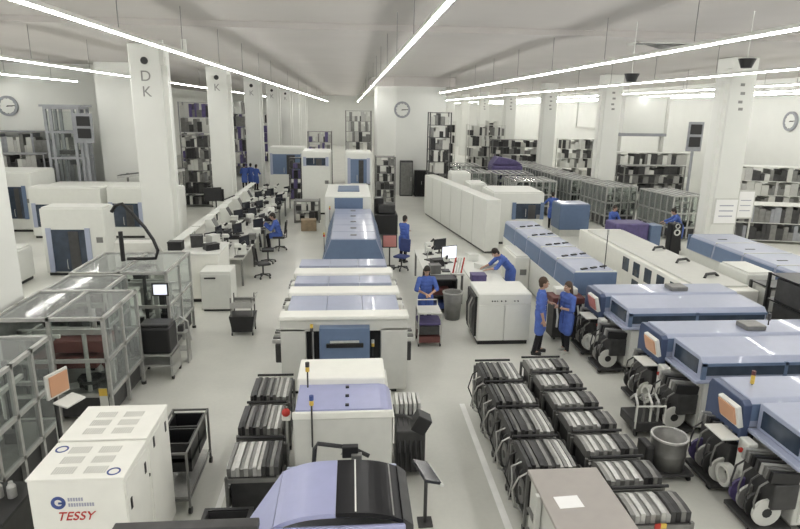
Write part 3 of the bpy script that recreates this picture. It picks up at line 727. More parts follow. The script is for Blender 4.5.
for k in range(3): P('jar', ALU, t).lathe([(.05, 0), (.05, .14), (.025, .18), (.025, .2)], (-.15 + .15 * k, .2, 1.02), 12).end()
t = thing('printer_trolley', 'black device on a low steel trolley in the gap between glazed cells', 'trolley', (-4.05, 12.1, 0))
P('trolley_frame', ALU, t).box(-.35, -.31, -.3, .3, .08, .55).box(.31, .35, -.3, .3, .08, .55).box(-.35, .35, -.3, .3, .3, .33).box(-.35, .35, -.3, .3, .52, .56).end()
P('black_device', BLK, t).box(-.32, .32, -.28, .28, .56, 1.12, .04).end(); P('device_top', DG, t).box(-.28, .3, -.2, .2, 1.12, 1.18, .02).end()
for x in (-.33, .33):
    for y in (-.26, .26): P('caster', BLK, t).cyl((x - .02, y, .045), (x + .02, y, .045), .045).end()
t = thing('valve_stand', 'small steel stand with a bent tube at the corner of the far glazed cell', 'stand', (-3.75, 12.75, 0))
P('stand_frame', ALU, t).box(-.15, -.12, -.12, .12, 0, .7).box(.12, .15, -.12, .12, 0, .7).box(-.15, .15, -.12, .12, .3, .33).box(-.15, .15, -.12, .12, .68, .72).end()
P('bent_tube', STEEL, t).tube([(-.12, 0, .7), (-.12, 0, .95), (0, 0, 1.05), (.15, 0, .95), (.2, 0, .5)], .02, 6).end()
P('regulator', DG, t).box(-.06, .06, -.06, .06, .72, .86, .015).end()

white_machine('white machine with a blue framed window, closest to the leaning column', (-9.05, 20, 0), 2.0, .9, 2.25, (-.7, .36, .15, 1.56), frame=LB)
white_machine('white machine half hidden by the big lettered column, with a blue framed window', (-8.75, 26, 0), 3.0, .9, 2.15, (-1.3, -.25, .5, 1.5))
white_machine('white machine with a pale blue window edge, behind the closest white machine', (-11.95, 26, 0), 2.9, .9, 2.15, (-1.2, .5, .5, 1.45))
white_machine('white machine with a dark upright window, beside the leaning column', (-15.05, 27.4, 0), 2.2, 2.3, 2.6, (.05, .7, .6, 2.0), frame=MB_)
white_machine('low white cabinet under the window of the closest white machine', (-10.9, 18.4, 0), 1.2, 1.4, 1.1)
white_machine('long white counter cabinet behind the row of three white machines', (-11.5, 28.5, 0), 4.6, 1.2, 1.95, m=W)
# tall grey frame rack, monitors on the grey pillar
t = thing('lift_tower', 'tall grey framed lift tower with clear panels under the strip lamps', 'rack', (-13.45, 30, 0))
f = P('tower_frame', FRAMEG, t)
for x in (-.75, -.5, .5, .75):
    for y in (0, 1.0): f.box(x - .06, x + .06, y - .06, y + .06, 0, 5.4)
for z in (.3, 1.7, 3.0, 4.2, 5.3): f.box(-.8, .8, -.05, .05, z, z + .1).box(-.8, .8, .95, 1.05, z, z + .1).box(-.8, -.7, 0, 1, z, z + .1).box(.7, .8, 0, 1, z, z + .1)
f.end()
P('clear_panel', GLASST, t).box(-.72, .72, -.01, .01, .4, 5.2).end()
P('carriage', DG, t).box(-.4, .4, .2, .7, 3.2, 3.4).end(); P('roof_beam', FRAMEG, t).box(-.95, .95, -.1, 1.1, 5.4, 5.5).end()
def screens(label, loc, rz=0, w=.6, n=2, h=.42):
    t = thing('status_screen', label, 'screen', loc, rz)
    P('back_plate', FRAMEG, t).box(-w / 2 - .1, w / 2 + .1, 0, .05, -h * n * 1.25 - .1, .12).end()
    for k in range(n): P('screen', BLK, t).box(-w / 2, w / 2, -.05, 0, -h * (k + 1) * 1.25 + h * .25, -h * k * 1.25, .02).end()
    P('pole', FRAMEG, t).box(-.06, .06, .05, .12, -loc[2], .1).end()
    return t
screens('pair of black screens stacked on the grey pillar by the lift tower', (-12.42, 29.76, 5.0), 0, .6, 2, .45)
screens('pair of black screens stacked on a post beside the big clock-side column', (17.5, 30, 5.0), 0, .6, 2, .5)

# ------------------------------------------------------------------ benches
def bench(label, loc, w, d, h=.92, rz=0, shelf=True, top=W):
    t = thing('work_bench', label, 'bench', loc, rz)
    P('bench_top', top, t).box(-w / 2, w / 2, 0, d, h - .05, h, .01).end()
    for x in (-w / 2 + .06, w / 2 - .06):
        for y in (.06, d - .06): P('leg', MG, t).box(x - .03, x + .03, y - .03, y + .03, 0, h - .05).end()
    if shelf:
        for y in (.1, d - .1): P('shelf_post', W2, t).box(-w / 2 + .04, -w / 2 + .1, y - .03, y + .03, h, h + .5).end()
        P('upper_shelf', W, t).box(-w / 2, -w / 2 + .3, 0, d, h + .5, h + .53).end()
    P('drawer_unit', W2, t).box(-w / 2 + .12, -w / 2 + .6, .12, .7, .05, h - .06, .01).end()
    return t
t = thing('low_cabinet', 'white counter cabinet at the aisle end of the assembly benches', 'cabinet', (-4.55, 17.0, 0))
P('carcass', CREAM, t).box(-.8, .75, 0, 1.5, .1, 1.4, .02).end(); P('counter_top', W, t).box(-.84, .78, -.03, 1.52, 1.4, 1.46, .01).end(); P('plinth', BLK, t).box(-.75, .7, .05, 1.4, 0, .1).end()
t = thing('low_cabinet', 'small white drawer cabinet with a dark handle, beside the aisle', 'cabinet', (-3.72, 16.15, 0))
P('carcass', W, t).box(-.42, .4, 0, .78, .06, 1.15, .02).end(); P('drawer', W, t).box(-.38, .36, -.02, 0, .85, 1.08).end(); P('handle', BLK, t).box(-.3, 0, -.045, -.02, .95, .99).end(); P('plinth', BLK, t).box(-.38, .36, .05, .75, 0, .06).end()
bys = [18.6, 21.2, 23.8, 26.4, 29.0, 31.6]
for k, y in enumerate(bys): bench(f'white assembly bench, {ORD[k]} along the row from the white counter cabinet', (-4.5, y, 0), 2.2, 2.5, shelf=True, top=W2)
def microscope(label, loc, rz, group):
    t = thing('microscope', label, 'microscope', loc, rz, group)
    P('base', DG, t).box(-.12, .12, -.15, .15, 0, .03, .01).end(); P('column', STEEL, t).cyl((0, .12, .03), (0, .12, .42), .02).end()
    P('head', W, t).box(-.07, .07, -.1, .14, .3, .42, .02).end(); P('eyepiece', BLK, t).cyl((0, -.08, .4), (0, -.2, .5), .035).end(); P('lamp_ring', BLK, t).cyl((0, -.02, .22), (0, -.02, .3), .05).end()
    return t
def monitor(label, loc, rz=0, group=None, scr=None, w=.5, h=.36):
    t = thing('desk_monitor', label, 'monitor', loc, rz, group)
    P('foot', DG, t).box(-.12, .12, -.08, .08, 0, .02).end(); P('neck', DG, t).box(-.03, .03, .0, .03, .02, .16).end()
    P('bezel', BLK, t).box(-w / 2, w / 2, -.02, .02, .12, .12 + h, .01).end(); P('screen', scr or DSCR, t).box(-w / 2 + .02, w / 2 - .02, -.025, -.02, .14, .1 + h).end()
    return t
def carton(label, loc, sx, sy, sz, m, rz=0, group=None, name='storage_box'):
    t = thing(name, label, 'box', loc, rz, group)
    P('box_body', m, t).box(-sx / 2, sx / 2, -sy / 2, sy / 2, 0, sz, .01).end(); P('box_lid', m, t).box(-sx / 2 - .008, sx / 2 + .008, -sy / 2 - .008, sy / 2 + .008, sz - .04, sz + .005, .008).end()
    return t
ms = microscope('white microscope at the near end of the first assembly bench', (-3.55, 18.8, .92), PI / 2, None)
mo = monitor('dark monitor in the middle of the first assembly bench', (-3.55, 19.75, .92), PI / 2 - .5)
bxp = carton('black parts tray at the far end of the first assembly bench', (-3.55, 20.75, .92), .34, .26, .14, BLK, .2)
bxw = carton('white slanted box standing on the first assembly bench beside the microscope', (-3.55, 19.25, .92), .28, .24, .3, W, .3)
bxg = carton('grey parts box standing on the first assembly bench before the black tray', (-3.55, 20.3, .92), .24, .24, .2, MG, .1)
where = ['near end', 'near third', 'middle', 'far third', 'far end']
kinds = [(ms, 'white microscope'), (mo, 'dark monitor'), (bxp, 'black parts tray'), (bxw, 'white box'), (bxg, 'grey parts box')]
rnd = random.Random(5)
for kb in range(0, 6):
    order = kinds[:]; rnd.shuffle(order)
    for kw in range(5):
        src, nm = order[kw]
        if kb: copy_tree(src, (-3.52 + rnd.uniform(-.06, .06), bys[kb] + .25 + .5 * kw, .92), src.rotation_euler.z + rnd.uniform(-.2, .2), f'{nm} at the {where[kw]} of the {ORD[kb]} assembly bench, on its aisle side')
        src, nm = order[(kw + 2) % 5]
        copy_tree(src, (-4.25 + rnd.uniform(-.08, .08), bys[kb] + .3 + .48 * kw, .92), src.rotation_euler.z + rnd.uniform(-.2, .2), f'{nm} at the {where[kw]} of the {ORD[kb]} assembly bench, in its middle row')
        src, nm = order[(kw + 3) % 5]
        copy_tree(src, (-4.72 + rnd.uniform(-.04, .04), bys[kb] + .3 + .48 * kw, .92), src.rotation_euler.z + rnd.uniform(-.3, .3), f'{nm} at the {where[kw]} of the {ORD[kb]} assembly bench, on its column side')
t = thing('swivel_screens', 'black screens on a swivel arm in front of the second lettered column', 'screen', (-6.05, 27.3, 0))
P('arm_pole', BLK, t).cyl((0, 0, 0), (0, 0, 2.0), .03).end(); P('screen', BLK, t).box(-.45, .3, -.25, -.15, 1.45, 2.05, .02, rz=.3).end(); P('screen', BLK, t).box(-.1, .35, .1, .2, 1.4, 1.95, .02, rz=-.4).end()
P('arm', BLK, t).tube([(0, 0, 1.6), (.4, 0, 1.5), (.8, .2, 1.65)], .03, 6).end(); P('base_plate', DG, t).box(-.3, .3, -.3, .3, 0, .04).end()
t = thing('cable_drape', 'grey covered console with a slanted panel behind the white counter cabinet', 'console', (-6.5, 18.6, 0))
P('console_body', W2, t).prism([(-.6, 0), (-.6, 1.55), (-.3, 1.6), (.5, 1.0), (.5, 0)], 'x', -.55, .55, .02).end(); P('slanted_panel', MG, t).prism([(-.25, 1.585), (.42, 1.08), (.42, 1.1), (-.25, 1.605)], 'x', -.45, .45).end()
# right bench of the leaning person
bench('white bench where the person in blue leans over', (3.8, 15.6, 0), .95, 3.2, .92, shelf=False)
bench('white bench full of instruments in front of the white screen wall', (2.68, 19.75, 0), 1.15, 3.2, .92, PI, shelf=False)
carton('purple and grey parts bin on the white bench by the trolley', (3.5, 15.85, .92), .4, .35, .2, PURP)
carton('white instrument box on the bench under the leaning person', (4.0, 17.2, .92), .55, .4, .16, W, .5)
carton('small white meter on the bench beside the leaning person', (3.8, 18.2, .92), .3, .3, .22, W, .2)
monitor('pale lit monitor on the bench before the white screen wall', (3.0, 17.9, .92), .4, None, SCR, .55, .42)
monitor('dark monitor at the far end of the bench before the white screen wall', (2.9, 19.2, .92), .5, None, DSCR)
microscope('white microscope at the near end of the bench before the white screen wall', (2.75, 16.9, .92), 0, None)
microscope('second white microscope on the bench before the white screen wall, beside the pale monitor', (2.45, 18.2, .92), .6, None)
microscope('third white microscope on the bench before the white screen wall, beside the dark monitor', (2.5, 19.0, .92), 2, None)
carton('black case in the middle of the bench before the white screen wall', (2.6, 17.5, .92), .4, .3, .22, BLK, .3)
carton('grey case at the near end of the bench before the white screen wall', (2.4, 16.7, .92), .3, .3, .26, MG, .1)
t = thing('tube_rack', 'rack of red and white tubes between the two benches of the right aisle', 'rack', (3.0, 16.5, .92))
P('rack_base', W2, t).box(-.15, .2, -.12, .12, 0, .05).end()
for k in range(4): P('tube', [RED, W, W, RED][k], t).cyl((-.1 + .08 * k, 0, .05), (-.02 + .08 * k, .02, .5), .022).end()
for k, (x, y, sx, sz, m, lab) in enumerate(((-5.1, 17.5, .4, .25, BLK, 'black instrument at the outer end of the white counter cabinet'), (-4.6, 17.9, .35, .35, DG, 'dark grey instrument in the middle of the white counter cabinet'), (-4.1, 17.5, .4, .18, BLK, 'flat black instrument at the aisle end of the white counter cabinet'), (-4.2, 18.2, .3, .3, W2, 'pale box at the back of the white counter cabinet'))):
    carton(lab, (x, y, 1.46), sx, .3, sz, m, .3 * k)
t = thing('parts_bin', 'grey round waste bin with open top between trolley and cabinet', 'bin', (2.72, 15.35, 0))
P('bin_body', MG, t).lathe([(.2, 0), (.27, .75), (.25, .75), (.18, .03)], n=22).smooth().end(); P('bin_rim', ALU, t).ring((0, 0, .75), .285, .24, 'z', 22, .03).end()
t = thing('tool_shelf', 'low dark open shelf with red parts behind the grey round bin', 'shelf', (2.5, 15.72, 0))
P('shelf_frame', DG, t).box(-.4, -.36, 0, .5, 0, 1.0).box(.36, .4, 0, .5, 0, 1.0).box(-.4, .4, 0, .5, .96, 1.0).box(-.4, .4, 0, .5, .5, .53).box(-.4, .4, 0, .5, .1, .13).box(-.4, .4, .48, .5, 0, 1).end()
P('parts_tray', MAROON, t).box(-.32, .2, .05, .4, .53, .7, .02).end(); P('parts_tray', BINK, t).box(-.3, .3, .05, .4, .13, .3, .02).end()
# office chairs
def chair(label, loc, rz, m=BLK, group=None):
    t = thing('swivel_chair', label, 'chair', loc, rz, group)
    P('seat', m, t).box(-.23, .23, -.22, .22, .45, .53, .035).end()
    P('backrest', m, t).box(-.21, .21, .22, .28, .62, 1.08, .03, rx=-.12).end()
    P('back_bar', DG, t).tube([(0, .1, .46), (0, .27, .47), (0, .28, .75)], .018, 6).end()
    P('gas_column', DG, t).cyl((0, 0, .1), (0, 0, .46), .028).end()
    b = P('star_base', DG, t)
    for k in range(5): a = 2 * PI * k / 5; b.tube([(0, 0, .13), (.27 * math.cos(a), .27 * math.sin(a), .08)], .022, 6)
    b.end()
    for k in range(5):
        a = 2 * PI * k / 5; P('caster', BLK, t).cyl((.27 * math.cos(a) - .015, .27 * math.sin(a), .035), (.27 * math.cos(a) + .015, .27 * math.sin(a), .035), .035, n=10).end()
    return t
c0 = chair('black swivel chair under the seated person in blue', (-2.88, 23.7, 0), -PI / 2, BLK)
copy_tree(c0, (-2.95, 19.6, 0), 2.0, 'empty black swivel chair beside the first assembly bench')
copy_tree(c0, (-3.05, 21.6, 0), 1.7, 'empty black swivel chair beside the second assembly bench')
copy_tree(c0, (-2.4, 34.5, 0), 1.0, 'black swivel chair at the far end of the left aisle')
chair('blue swivel chair behind the bench beside the standing person in the right aisle', (1.75, 20.5, 0), -.6, BLUEC)
t = thing('waste_bin_trolley', 'black tapered bin in a grey wheeled frame alone in the left aisle', 'trolley', (-2.72, 14.5, 0))
P('bin', BLK, t).prism([(-.24, .1), (.24, .1), (.31, .5), (-.31, .5)], 'y', -.25, .25).end()
f = P('trolley_frame', MG, t)
for x in (-.25, .25):
    for y in (-.22, .22): f.box(x - .015, x + .015, y - .015, y + .015, .06, .98)
f.box(-.26, .26, -.235, -.205, .8, .84).box(-.26, .26, .205, .235, .8, .84).end()
P('tray', ALU, t).box(-.27, .27, -.25, .25, .72, .75).box(-.27, .27, -.25, -.23, .75, .86).box(-.27, .27, .23, .25, .75, .86).end()
for x in (-.25, .25):
    for y in (-.22, .22): P('caster', BLK, t).cyl((x - .015, y, .04), (x + .015, y, .04), .04, n=10).end()
P('push_handle', STEEL, t).tube([(.25, -.2, .95), (.36, -.2, 1.0), (.36, .2, 1.0), (.25, .2, .95)], .014, 6).end()
# parts trolley of the person in the right aisle
t = thing('parts_trolley', 'parts trolley with red-brown box pushed by a person in blue', 'trolley', (1.84, 13.55, 0))
f = P('trolley_frame', ALU, t)
for x in (-.27, .27):
    for y in (-.2, .35): f.box(x - .015, x + .015, y - .015, y + .015, .08, .85)
f.end()
P('tray', PURP, t).box(-.28, .28, -.21, .37, .55, .6).end(); P('tray', W2, t).box(-.28, .28, -.21, .37, .82, .86, .01).end()
P('parts_crate', DG, t).box(-.24, .24, -.2, .3, .3, .52, .02).end(); P('lower_box', MAROON, t).box(-.26, .26, -.21, .34, .1, .26, .015).end()
P('push_bar', W, t).tube([(-.25, .35, .85), (-.25, .45, .98), (.25, .45, .98), (.25, .35, .85)], .016, 6).end()
for x in (-.26, .26):
    for y in (-.18, .33): P('caster', BLK, t).cyl((x - .015, y, .045), (x + .015, y, .045), .045, n=10).end()

# ------------------------------------------------------------------ racks, shelves and far equipment
def rack(label, loc, w, d, h, levels, rz=0, m=FRAMEG, fill=(DG, W2, MG, PURP), seed=1, name='equipment_rack'):
    t = thing(name, label, 'rack', loc, rz)
    for x in (-w / 2, w / 2):
        for y in (0, d): P('rack_post', m, t).box(x - .03, x + .03, y - .03, y + .03, 0, h).end()
    rnd = random.Random(seed)
    for k in range(levels + 1):
        z = .12 + (h - .15) * k / levels
        P('shelf', m, t).box(-w / 2, w / 2, 0, d, z - .015, z + .015).end()
        if k == levels: break
        x = -w / 2 + .06; gap = (h - .15) / levels
        while x < w / 2 - .12:
            s = min(rnd.uniform(.09, .3) * max(1, w * levels / 14), w / 2 - .05 - x)
            if rnd.random() < .95: P('rack_unit', fill[rnd.randrange(len(fill))], t).box(x, x + s * .96, .03, d * .85, z + .015, z + gap * rnd.choice((.5, .7, .8, .9, .95)), .008).end()
            x += s
    return t
rack('tall black electronics rack beside the white block with the clock', (4.85, 33.2, 0), 1.15, .9, 5.4, 8, 0, DG, (DG, W2, W2, BLK, MG), 3)
rack('shelf rack with mixed boxes in the gap after the big lettered column', (-9.8, 41, 0), 2.6, 1, 5.8, 6, 0, FRAMEG, (W2, DG, PURP, MG, W2), 4)
rack('shelf rack with dark and violet boxes in the gap after the second lettered column', (-9.2, 50, 0), 2.2, 1, 6.0, 6, 0, FRAMEG, (PURP, DG, W2, MG), 5)
rack('low rack of small machines beneath the framed clock', (-16.4, 30.4, 0), 3.4, 1.1, 3.2, 4, 0, FRAMEG, (DG, ALU, W2, BLK), 6)
rack('steel gantry rack crossing behind the lift tower', (-16.0, 32.0, 0), 4.8, .9, 4.2, 3, 0, FRAMEG, (MG, W2, FRAMEG, ALU), 8)
rack('stack of pale trays at the very end of the central line', (.55, 46, 0), 1.9, 1.5, 5.4, 7, 0, MG, (MG, W2, DG, ALU, W), 9)
rack('pale rack left of the tray stack at the end of the central line', (-2.3, 45, 0), 1.7, 1.2, 3.9, 5, 0, MG, (MG, DG, W2, PURP, ALU), 10)
rack('dark rack standing in the left aisle before the far cabinets', (-3.4, 37, 0), .7, .8, 2.6, 4, 0, DG, (DG, PURP, BLK), 11)
rack('crowded rack of black and white parts beside the far white cabinet', (1.95, 34.5, 0), 1.1, 1, 2.9, 6, 0, MG, (BLK, W2, DG, MG), 12)
rack('open shelf of dark boxes under the black electronics rack', (5.3, 36.6, 0), 1.2, 1, 3.2, 4, 0, MG, (DG, BLK, W2, MG), 13)
rack('shelf with dark crates against the clock wall', (20.6, 29.0, 0), 4.6, 1.2, 3.0, 4, -.25, W, (W2, DG, MG, ALU, MG), 14)
rack('glazed equipment rack below the dark crate shelf, past the big clock-side column', (18.6, 24.6, 0), 4.4, 1.2, 1.7, 2, -.25, W, (MG, DG, FRAMEG, DG), 15)
rack('low rack of dark instruments under the wall opening', (19.2, 37.2, 0), 5.0, 1.1, 3.1, 4, 0, W2, (DG, MG, ALU, W2, W), 16)
rack('rack of small bottles and boxes between the first two clock-side columns in the distance', (17.2, 44, 0), 3.4, 1.1, 3.6, 5, 0, W2, (DG, W2, MG, W), 17)
rack('pale storage rack far behind the violet machine', (11.2, 50, 0), 3.0, 1.2, 4.4, 5, 0, W2, (W2, W, MG, DG), 18)
rack('dark framed rack of reels beside the second blue oven line', (10.82, 13.35, 0), 1.2, .7, 1.42, 2, 0, DG, (W2, MG, W2, BLK), 19)
rack('black rack at the end of the blue placement machines', (10.2, 11.6, 0), .9, 1.2, 1.95, 3, 0, BLK, (BLK, DG, BLK), 20)
for k, (x, y) in enumerate(((-10.2, 58), (-8.5, 64))): rack(['grey rack deep behind the third lettered column', 'grey rack deep behind the fourth lettered column'][k], (x, y, 0), 2.4, 1, 5, 5, 0, FRAMEG, (W2, DG, PURP), 30 + k)
for k, (x, y) in enumerate(((8.4, 52), (7.5, 60), (13.5, 58))): rack(['distant dark rack behind the white block, first in the side hall', 'distant dark rack behind the white block, second in the side hall', 'distant rack deep between the clock-side columns'][k], (x, y, 0), 1.0, 1, 4.6, 5, 0, W2, (DG, BLK, W2), 40 + k)
t = thing('double_door', 'tall dark cabinet at the foot of the white block with the clock', 'cabinet', (3.58, 39.2, 0))
P('carcass', DG, t).box(-.42, .42, 0, .4, 0, 2.3, .02).end(); P('door', MG, t).box(-.38, .38, -.02, 0, .08, 2.2).end(); P('handle', STEEL, t).box(.28, .32, -.05, -.02, 1.0, 1.25).end()
t = thing('low_locker', 'shorter black locker next to the tall dark cabinet by the white block', 'cabinet', (4.6, 39.0, 0))
P('carcass', BLK, t).box(-.48, .48, 0, .5, 0, 1.7, .02).end(); P('door', BLK, t).box(-.44, -.01, -.02, 0, .08, 1.62).box(.01, .44, -.02, 0, .08, 1.62).end(); P('handle', STEEL, t).box(-.06, -.03, -.04, -.02, .8, 1.0).end()
t = thing('transport_cart', 'black machine on casters beside the tapered blue oven', 'cart', (1.5, 25.6, 0))
P('body', BLK, t).box(-.5, .5, 0, 1.2, .2, 1.1, .05).end(); P('top_unit', DG, t).box(-.35, .4, .2, 1.1, 1.1, 1.5, .05).end(); P('cover', BLK, t).box(-.5, -.1, .5, 1.1, 1.1, 1.75, .04).end()
for x in (-.4, .4):
    for y in (.12, 1.08): P('caster', BLK, t).cyl((x - .03, y, .1), (x + .03, y, .1), .1).end()
t = thing('info_stand', 'small stand with a reddish screen beside the tapered blue oven', 'stand', (1.35, 20.9, 0))
P('pole', DG, t).cyl((0, 0, 0), (0, 0, .8), .025).end(); P('foot', DG, t).box(-.2, .2, -.2, .2, 0, .03).end(); P('frame', BLK, t).box(-.27, .27, -.02, .02, .72, 1.2, .01, rx=-.2).end(); P('screen', PINKP, t).box(-.23, .23, -.035, -.015, .76, 1.16, rx=-.2).end()
carton('tan carton on the floor beside the far left cabinets', (-2.0, 27.8, 0), .7, .6, .5, WOOD, .1)
rack('bench rack of dark parts beside the tan carton', (-2.2, 29.6, 0), 1.2, .8, 1.1, 2, 0, MG, (DG, BLK, W2), 50)
# notices on the big column beside the second blue oven line
t = thing('notice_board', 'large white notice board on the big column beside the second blue oven line', 'board', (14.15, 21.5, 0))
P('board_frame', W2, t).box(-.5, .45, -.04, 0, 1.45, 2.45, .01).end(); P('sheet', PAPER, t).box(-.45, .4, -.046, -.04, 1.5, 2.4).end()
for q in range(3): P('printed_line', GINK, t).box(-.3, .25, -.049, -.046, 1.75 + .2 * q, 1.79 + .2 * q).end()
t = thing('notice_board', 'smaller white notice board standing beside the big column', 'board', (15.15, 21.9, 0))
P('board_frame', W2, t).box(-.35, .35, -.04, 0, 1.6, 2.7, .01).end(); P('sheet', PAPER, t).box(-.3, .3, -.046, -.04, 1.65, 2.65).end()
for q in range(3): P('printed_line', GINK, t).box(-.22, .2, -.049, -.046, 1.9 + .2 * q, 1.93 + .2 * q).end()
for x in (-.3, .3): P('stand_leg', W2, t).box(x - .02, x + .02, -.03, .03, 0, 1.6).end()
# lit window openings in the right hall
for k, (y0, y1) in enumerate(((49, 55), (58, 64))):
    t = struct('window_%d' % (k + 1), W2).box(23.85, 24, y0, y1, 3.9, 4.1).box(23.85, 24, y0, y1, 6.7, 6.8).box(23.85, 24, y0, y0 + .15, 3.9, 6.8).box(23.85, 24, y1 - .15, y1, 3.9, 6.8).end(); S(t)
    P('pane', WALLM, t).box(23.95, 24, y0 + .15, y1 - .15, 4.1, 6.7).end()
t = thing('wall_cabinet', 'white wall cabinet hanging in front of the back wall left of the black screens', 'cabinet', (19.7, 40, 4.0))
P('carcass', WALLM, t).box(-1.5, 1.4, .05, .8, .2, 2.6, .02).end(); P('ledge', FRAMEG, t).box(-1.7, 1.6, 0, .85, 0, .2, .01).end(); P('side_post', W2, t).box(1.42, 1.62, .05, .85, .2, 2.6).end()
for x in (-1.5, 1.5): P('support', W2, t).box(x - .1, x + .1, .3, .6, -4.0, 0).end()
# glazed cells of the right hall
gl = [(12.3, 41), (12.4, 37.9), (12.5, 34.8), (12.65, 31.7), (13.3, 28.6), (15.0, 25.4)]
g0 = cell('glazed machine cell in the slanted right hall row, farthest from the big clock-side column', (12.3, 41, 0), 1.6, 2.7, 2.0, .1, pitch=.45)
for k, (x, y) in enumerate(gl[1:]):
    copy_tree(g0, (x, y, 0), .1, ['glazed machine cell, second in the slanted right hall row', 'glazed machine cell, third in the slanted right hall row', 'glazed machine cell, fourth in the slanted right hall row', 'glazed machine cell, fifth in the slanted right hall row', 'glazed machine cell in the slanted right hall row, closest to the big clock-side column'][k])
g1 = cell('glazed machine cell behind the white machines, first of the inner row', (7.3, 36.0, 0), 2.2, 2.4, 1.9, .0, pitch=.4)
for k, (x, y) in enumerate(((9.7, 35.2), (9.9, 31.6), (7.6, 40.5))):
    copy_tree(g1, (x, y, 0), 0, ['glazed machine cell behind the white machines, second of the inner row', 'glazed machine cell of the inner row behind the person with both arms out', 'glazed machine cell of the inner row nearest the white block'][k])
t = thing('violet_machine', 'dark violet machine with white spools behind the white machines', 'machine', (9.9, 37.8, 0))
P('body', PURP, t).box(-1.0, 1.0, 0, 1.4, .1, 2.2, .15).end(); P('shroud', PURP, t).prism([(-1.0, 2.2), (-.6, 2.7), (.5, 2.5), (1.0, 2.2)], 'y', 0, 1.3, .05).end()
for k in range(5): P('spool', W, t).cyl((-.6 + .35 * k, -.08, 1.0 + .35 * (k % 2)), (-.6 + .35 * k, 0, 1.0 + .35 * (k % 2)), .12).end()
P('plinth', BLK, t).box(-.9, .9, .1, 1.3, 0, .1).end()
t = thing('blue_console', 'mid-blue machine console in front of the person with both arms out', 'machine', (10.1, 26.2, 0))
P('body', MB_, t).box(-.7, .7, 0, 1.2, .3, 1.45, .04).end(); P('plinth', W2, t).box(-.65, .65, .05, 1.1, 0, .3).end(); P('top_plate', LB, t).box(-.66, .66, .05, 1.15, 1.45, 1.48, .01).end()
t = thing('dark_device', 'black device with white rings before the leaning person beyond the oven', 'device', (12.85, 22.6, 0))
P('body', BLK, t).box(-.22, .22, -.2, .2, .0, 1.3, .04).end(); P('white_ring', W2, t).ring((0, -.22, 1.2), .1, .07, 'y', 20, .03).end(); P('white_ring', W, t).ring((0, -.22, .95), .13, .08, 'y', 20, .03).end()
t = thing('blue_console', 'purplish-blue low console between the blue oven and the glazed cells', 'machine', (11.2, 22.4, 0))
P('body', PURP, t).box(-.9, .5, 0, 1.0, .2, 1.3, .06).end(); P('plinth', DG, t).box(-.8, .4, .05, .95, 0, .2).end(); P('door', MB_, t).box(.52, .95, -.1, .5, .2, 1.25, .02).end()
t = thing('feeder_trolley', 'maroon topped feeder trolley with white tapes behind the person holding a box', 'trolley', (5.3, 13.7, 0))
P('trolley_top', MAROON, t).box(-.45, .35, -.2, .35, .98, 1.14, .02).end(); P('trolley_body', DG, t).box(-.4, .3, -.15, .3, .1, .98, .01).end()
for k in range(5): P('tape', W, t).tube([(-.35 + .13 * k, -.2, .95), (-.33 + .13 * k, -.27, .7), (-.31 + .13 * k, -.2, .4)], .025, 6).end()
P('control_box', W, t).box(-.3, .25, .05, .33, 1.14, 1.3, .02).end()
for x in (-.3, .2): P('caster', BLK, t).cyl((x, 0, .05), (x + .03, 0, .05), .05).end()

t = thing('sloping_conveyor', 'dark sloping conveyor behind the white machines near the big lettered column', 'conveyor', (-9.6, 29.9, 0))
P('belt', DG, t).box(-1.6, 1.6, 0, .5, 2.35, 2.45, ry=-.12).end(); P('side_rail', ALU, t).box(-1.6, 1.6, -.04, 0, 2.3, 2.42, ry=-.12).end()
for x in (-1.2, 0, 1.2): P('support', MG, t).box(x - .04, x + .04, .2, .28, 0, 2.35).end()
P('hopper', BLK, t).box(.2, .8, .05, .5, 2.45, 3.1, .02).end()
rack('open rack of grey fittings on the counter side of the lift tower', (-16.6, 26.0, 0), 2.2, .8, 3.4, 5, 0, FRAMEG, (DG, MG, ALU, W2, BLK), 60)
rack('grey rack of devices filling the gap behind the big lettered column', (-8.6, 34.5, 0), 1.5, .9, 4.0, 6, 0, MG, (DG, MG, BLK, W2), 61)
rack('rack of dark and pale fittings behind the inner row of glazed cells', (12.9, 46.5, 0), 4.0, 1, 3.4, 6, 0, MG, (DG, MG, BLK, W2, ALU), 62)
rack('rack of pale and dark fittings behind the slanted row of glazed cells', (17.4, 33.5, 0), 3.6, 1, 2.6, 5, 0, MG, (DG, MG, BLK, W2, ALU), 63)

c0.scale = (1.1, 1.1, 1.1)
for k, (y, lab) in enumerate(((22.0, 'white slanted display case on the column edge of the second assembly bench'), (24.6, 'white slanted display case on the column edge of the third assembly bench'), (27.2, 'white slanted display case on the column edge of the fourth assembly bench'), (29.8, 'white slanted display case on the column edge of the fifth assembly bench'))):
    t = thing('display_case', lab, 'case', (-5.12, y, .92), .0)
    P('case_body', W, t).prism([(-.2, 0), (-.2, .6), (0, .62), (.22, .2), (.22, 0)], 'y', 0, .6, .01).end(); P('slanted_panel', [MG, DG][k % 2], t).prism([(.02, .6), (.215, .23), (.222, .24), (.03, .61)], 'y', .06, .54).end()
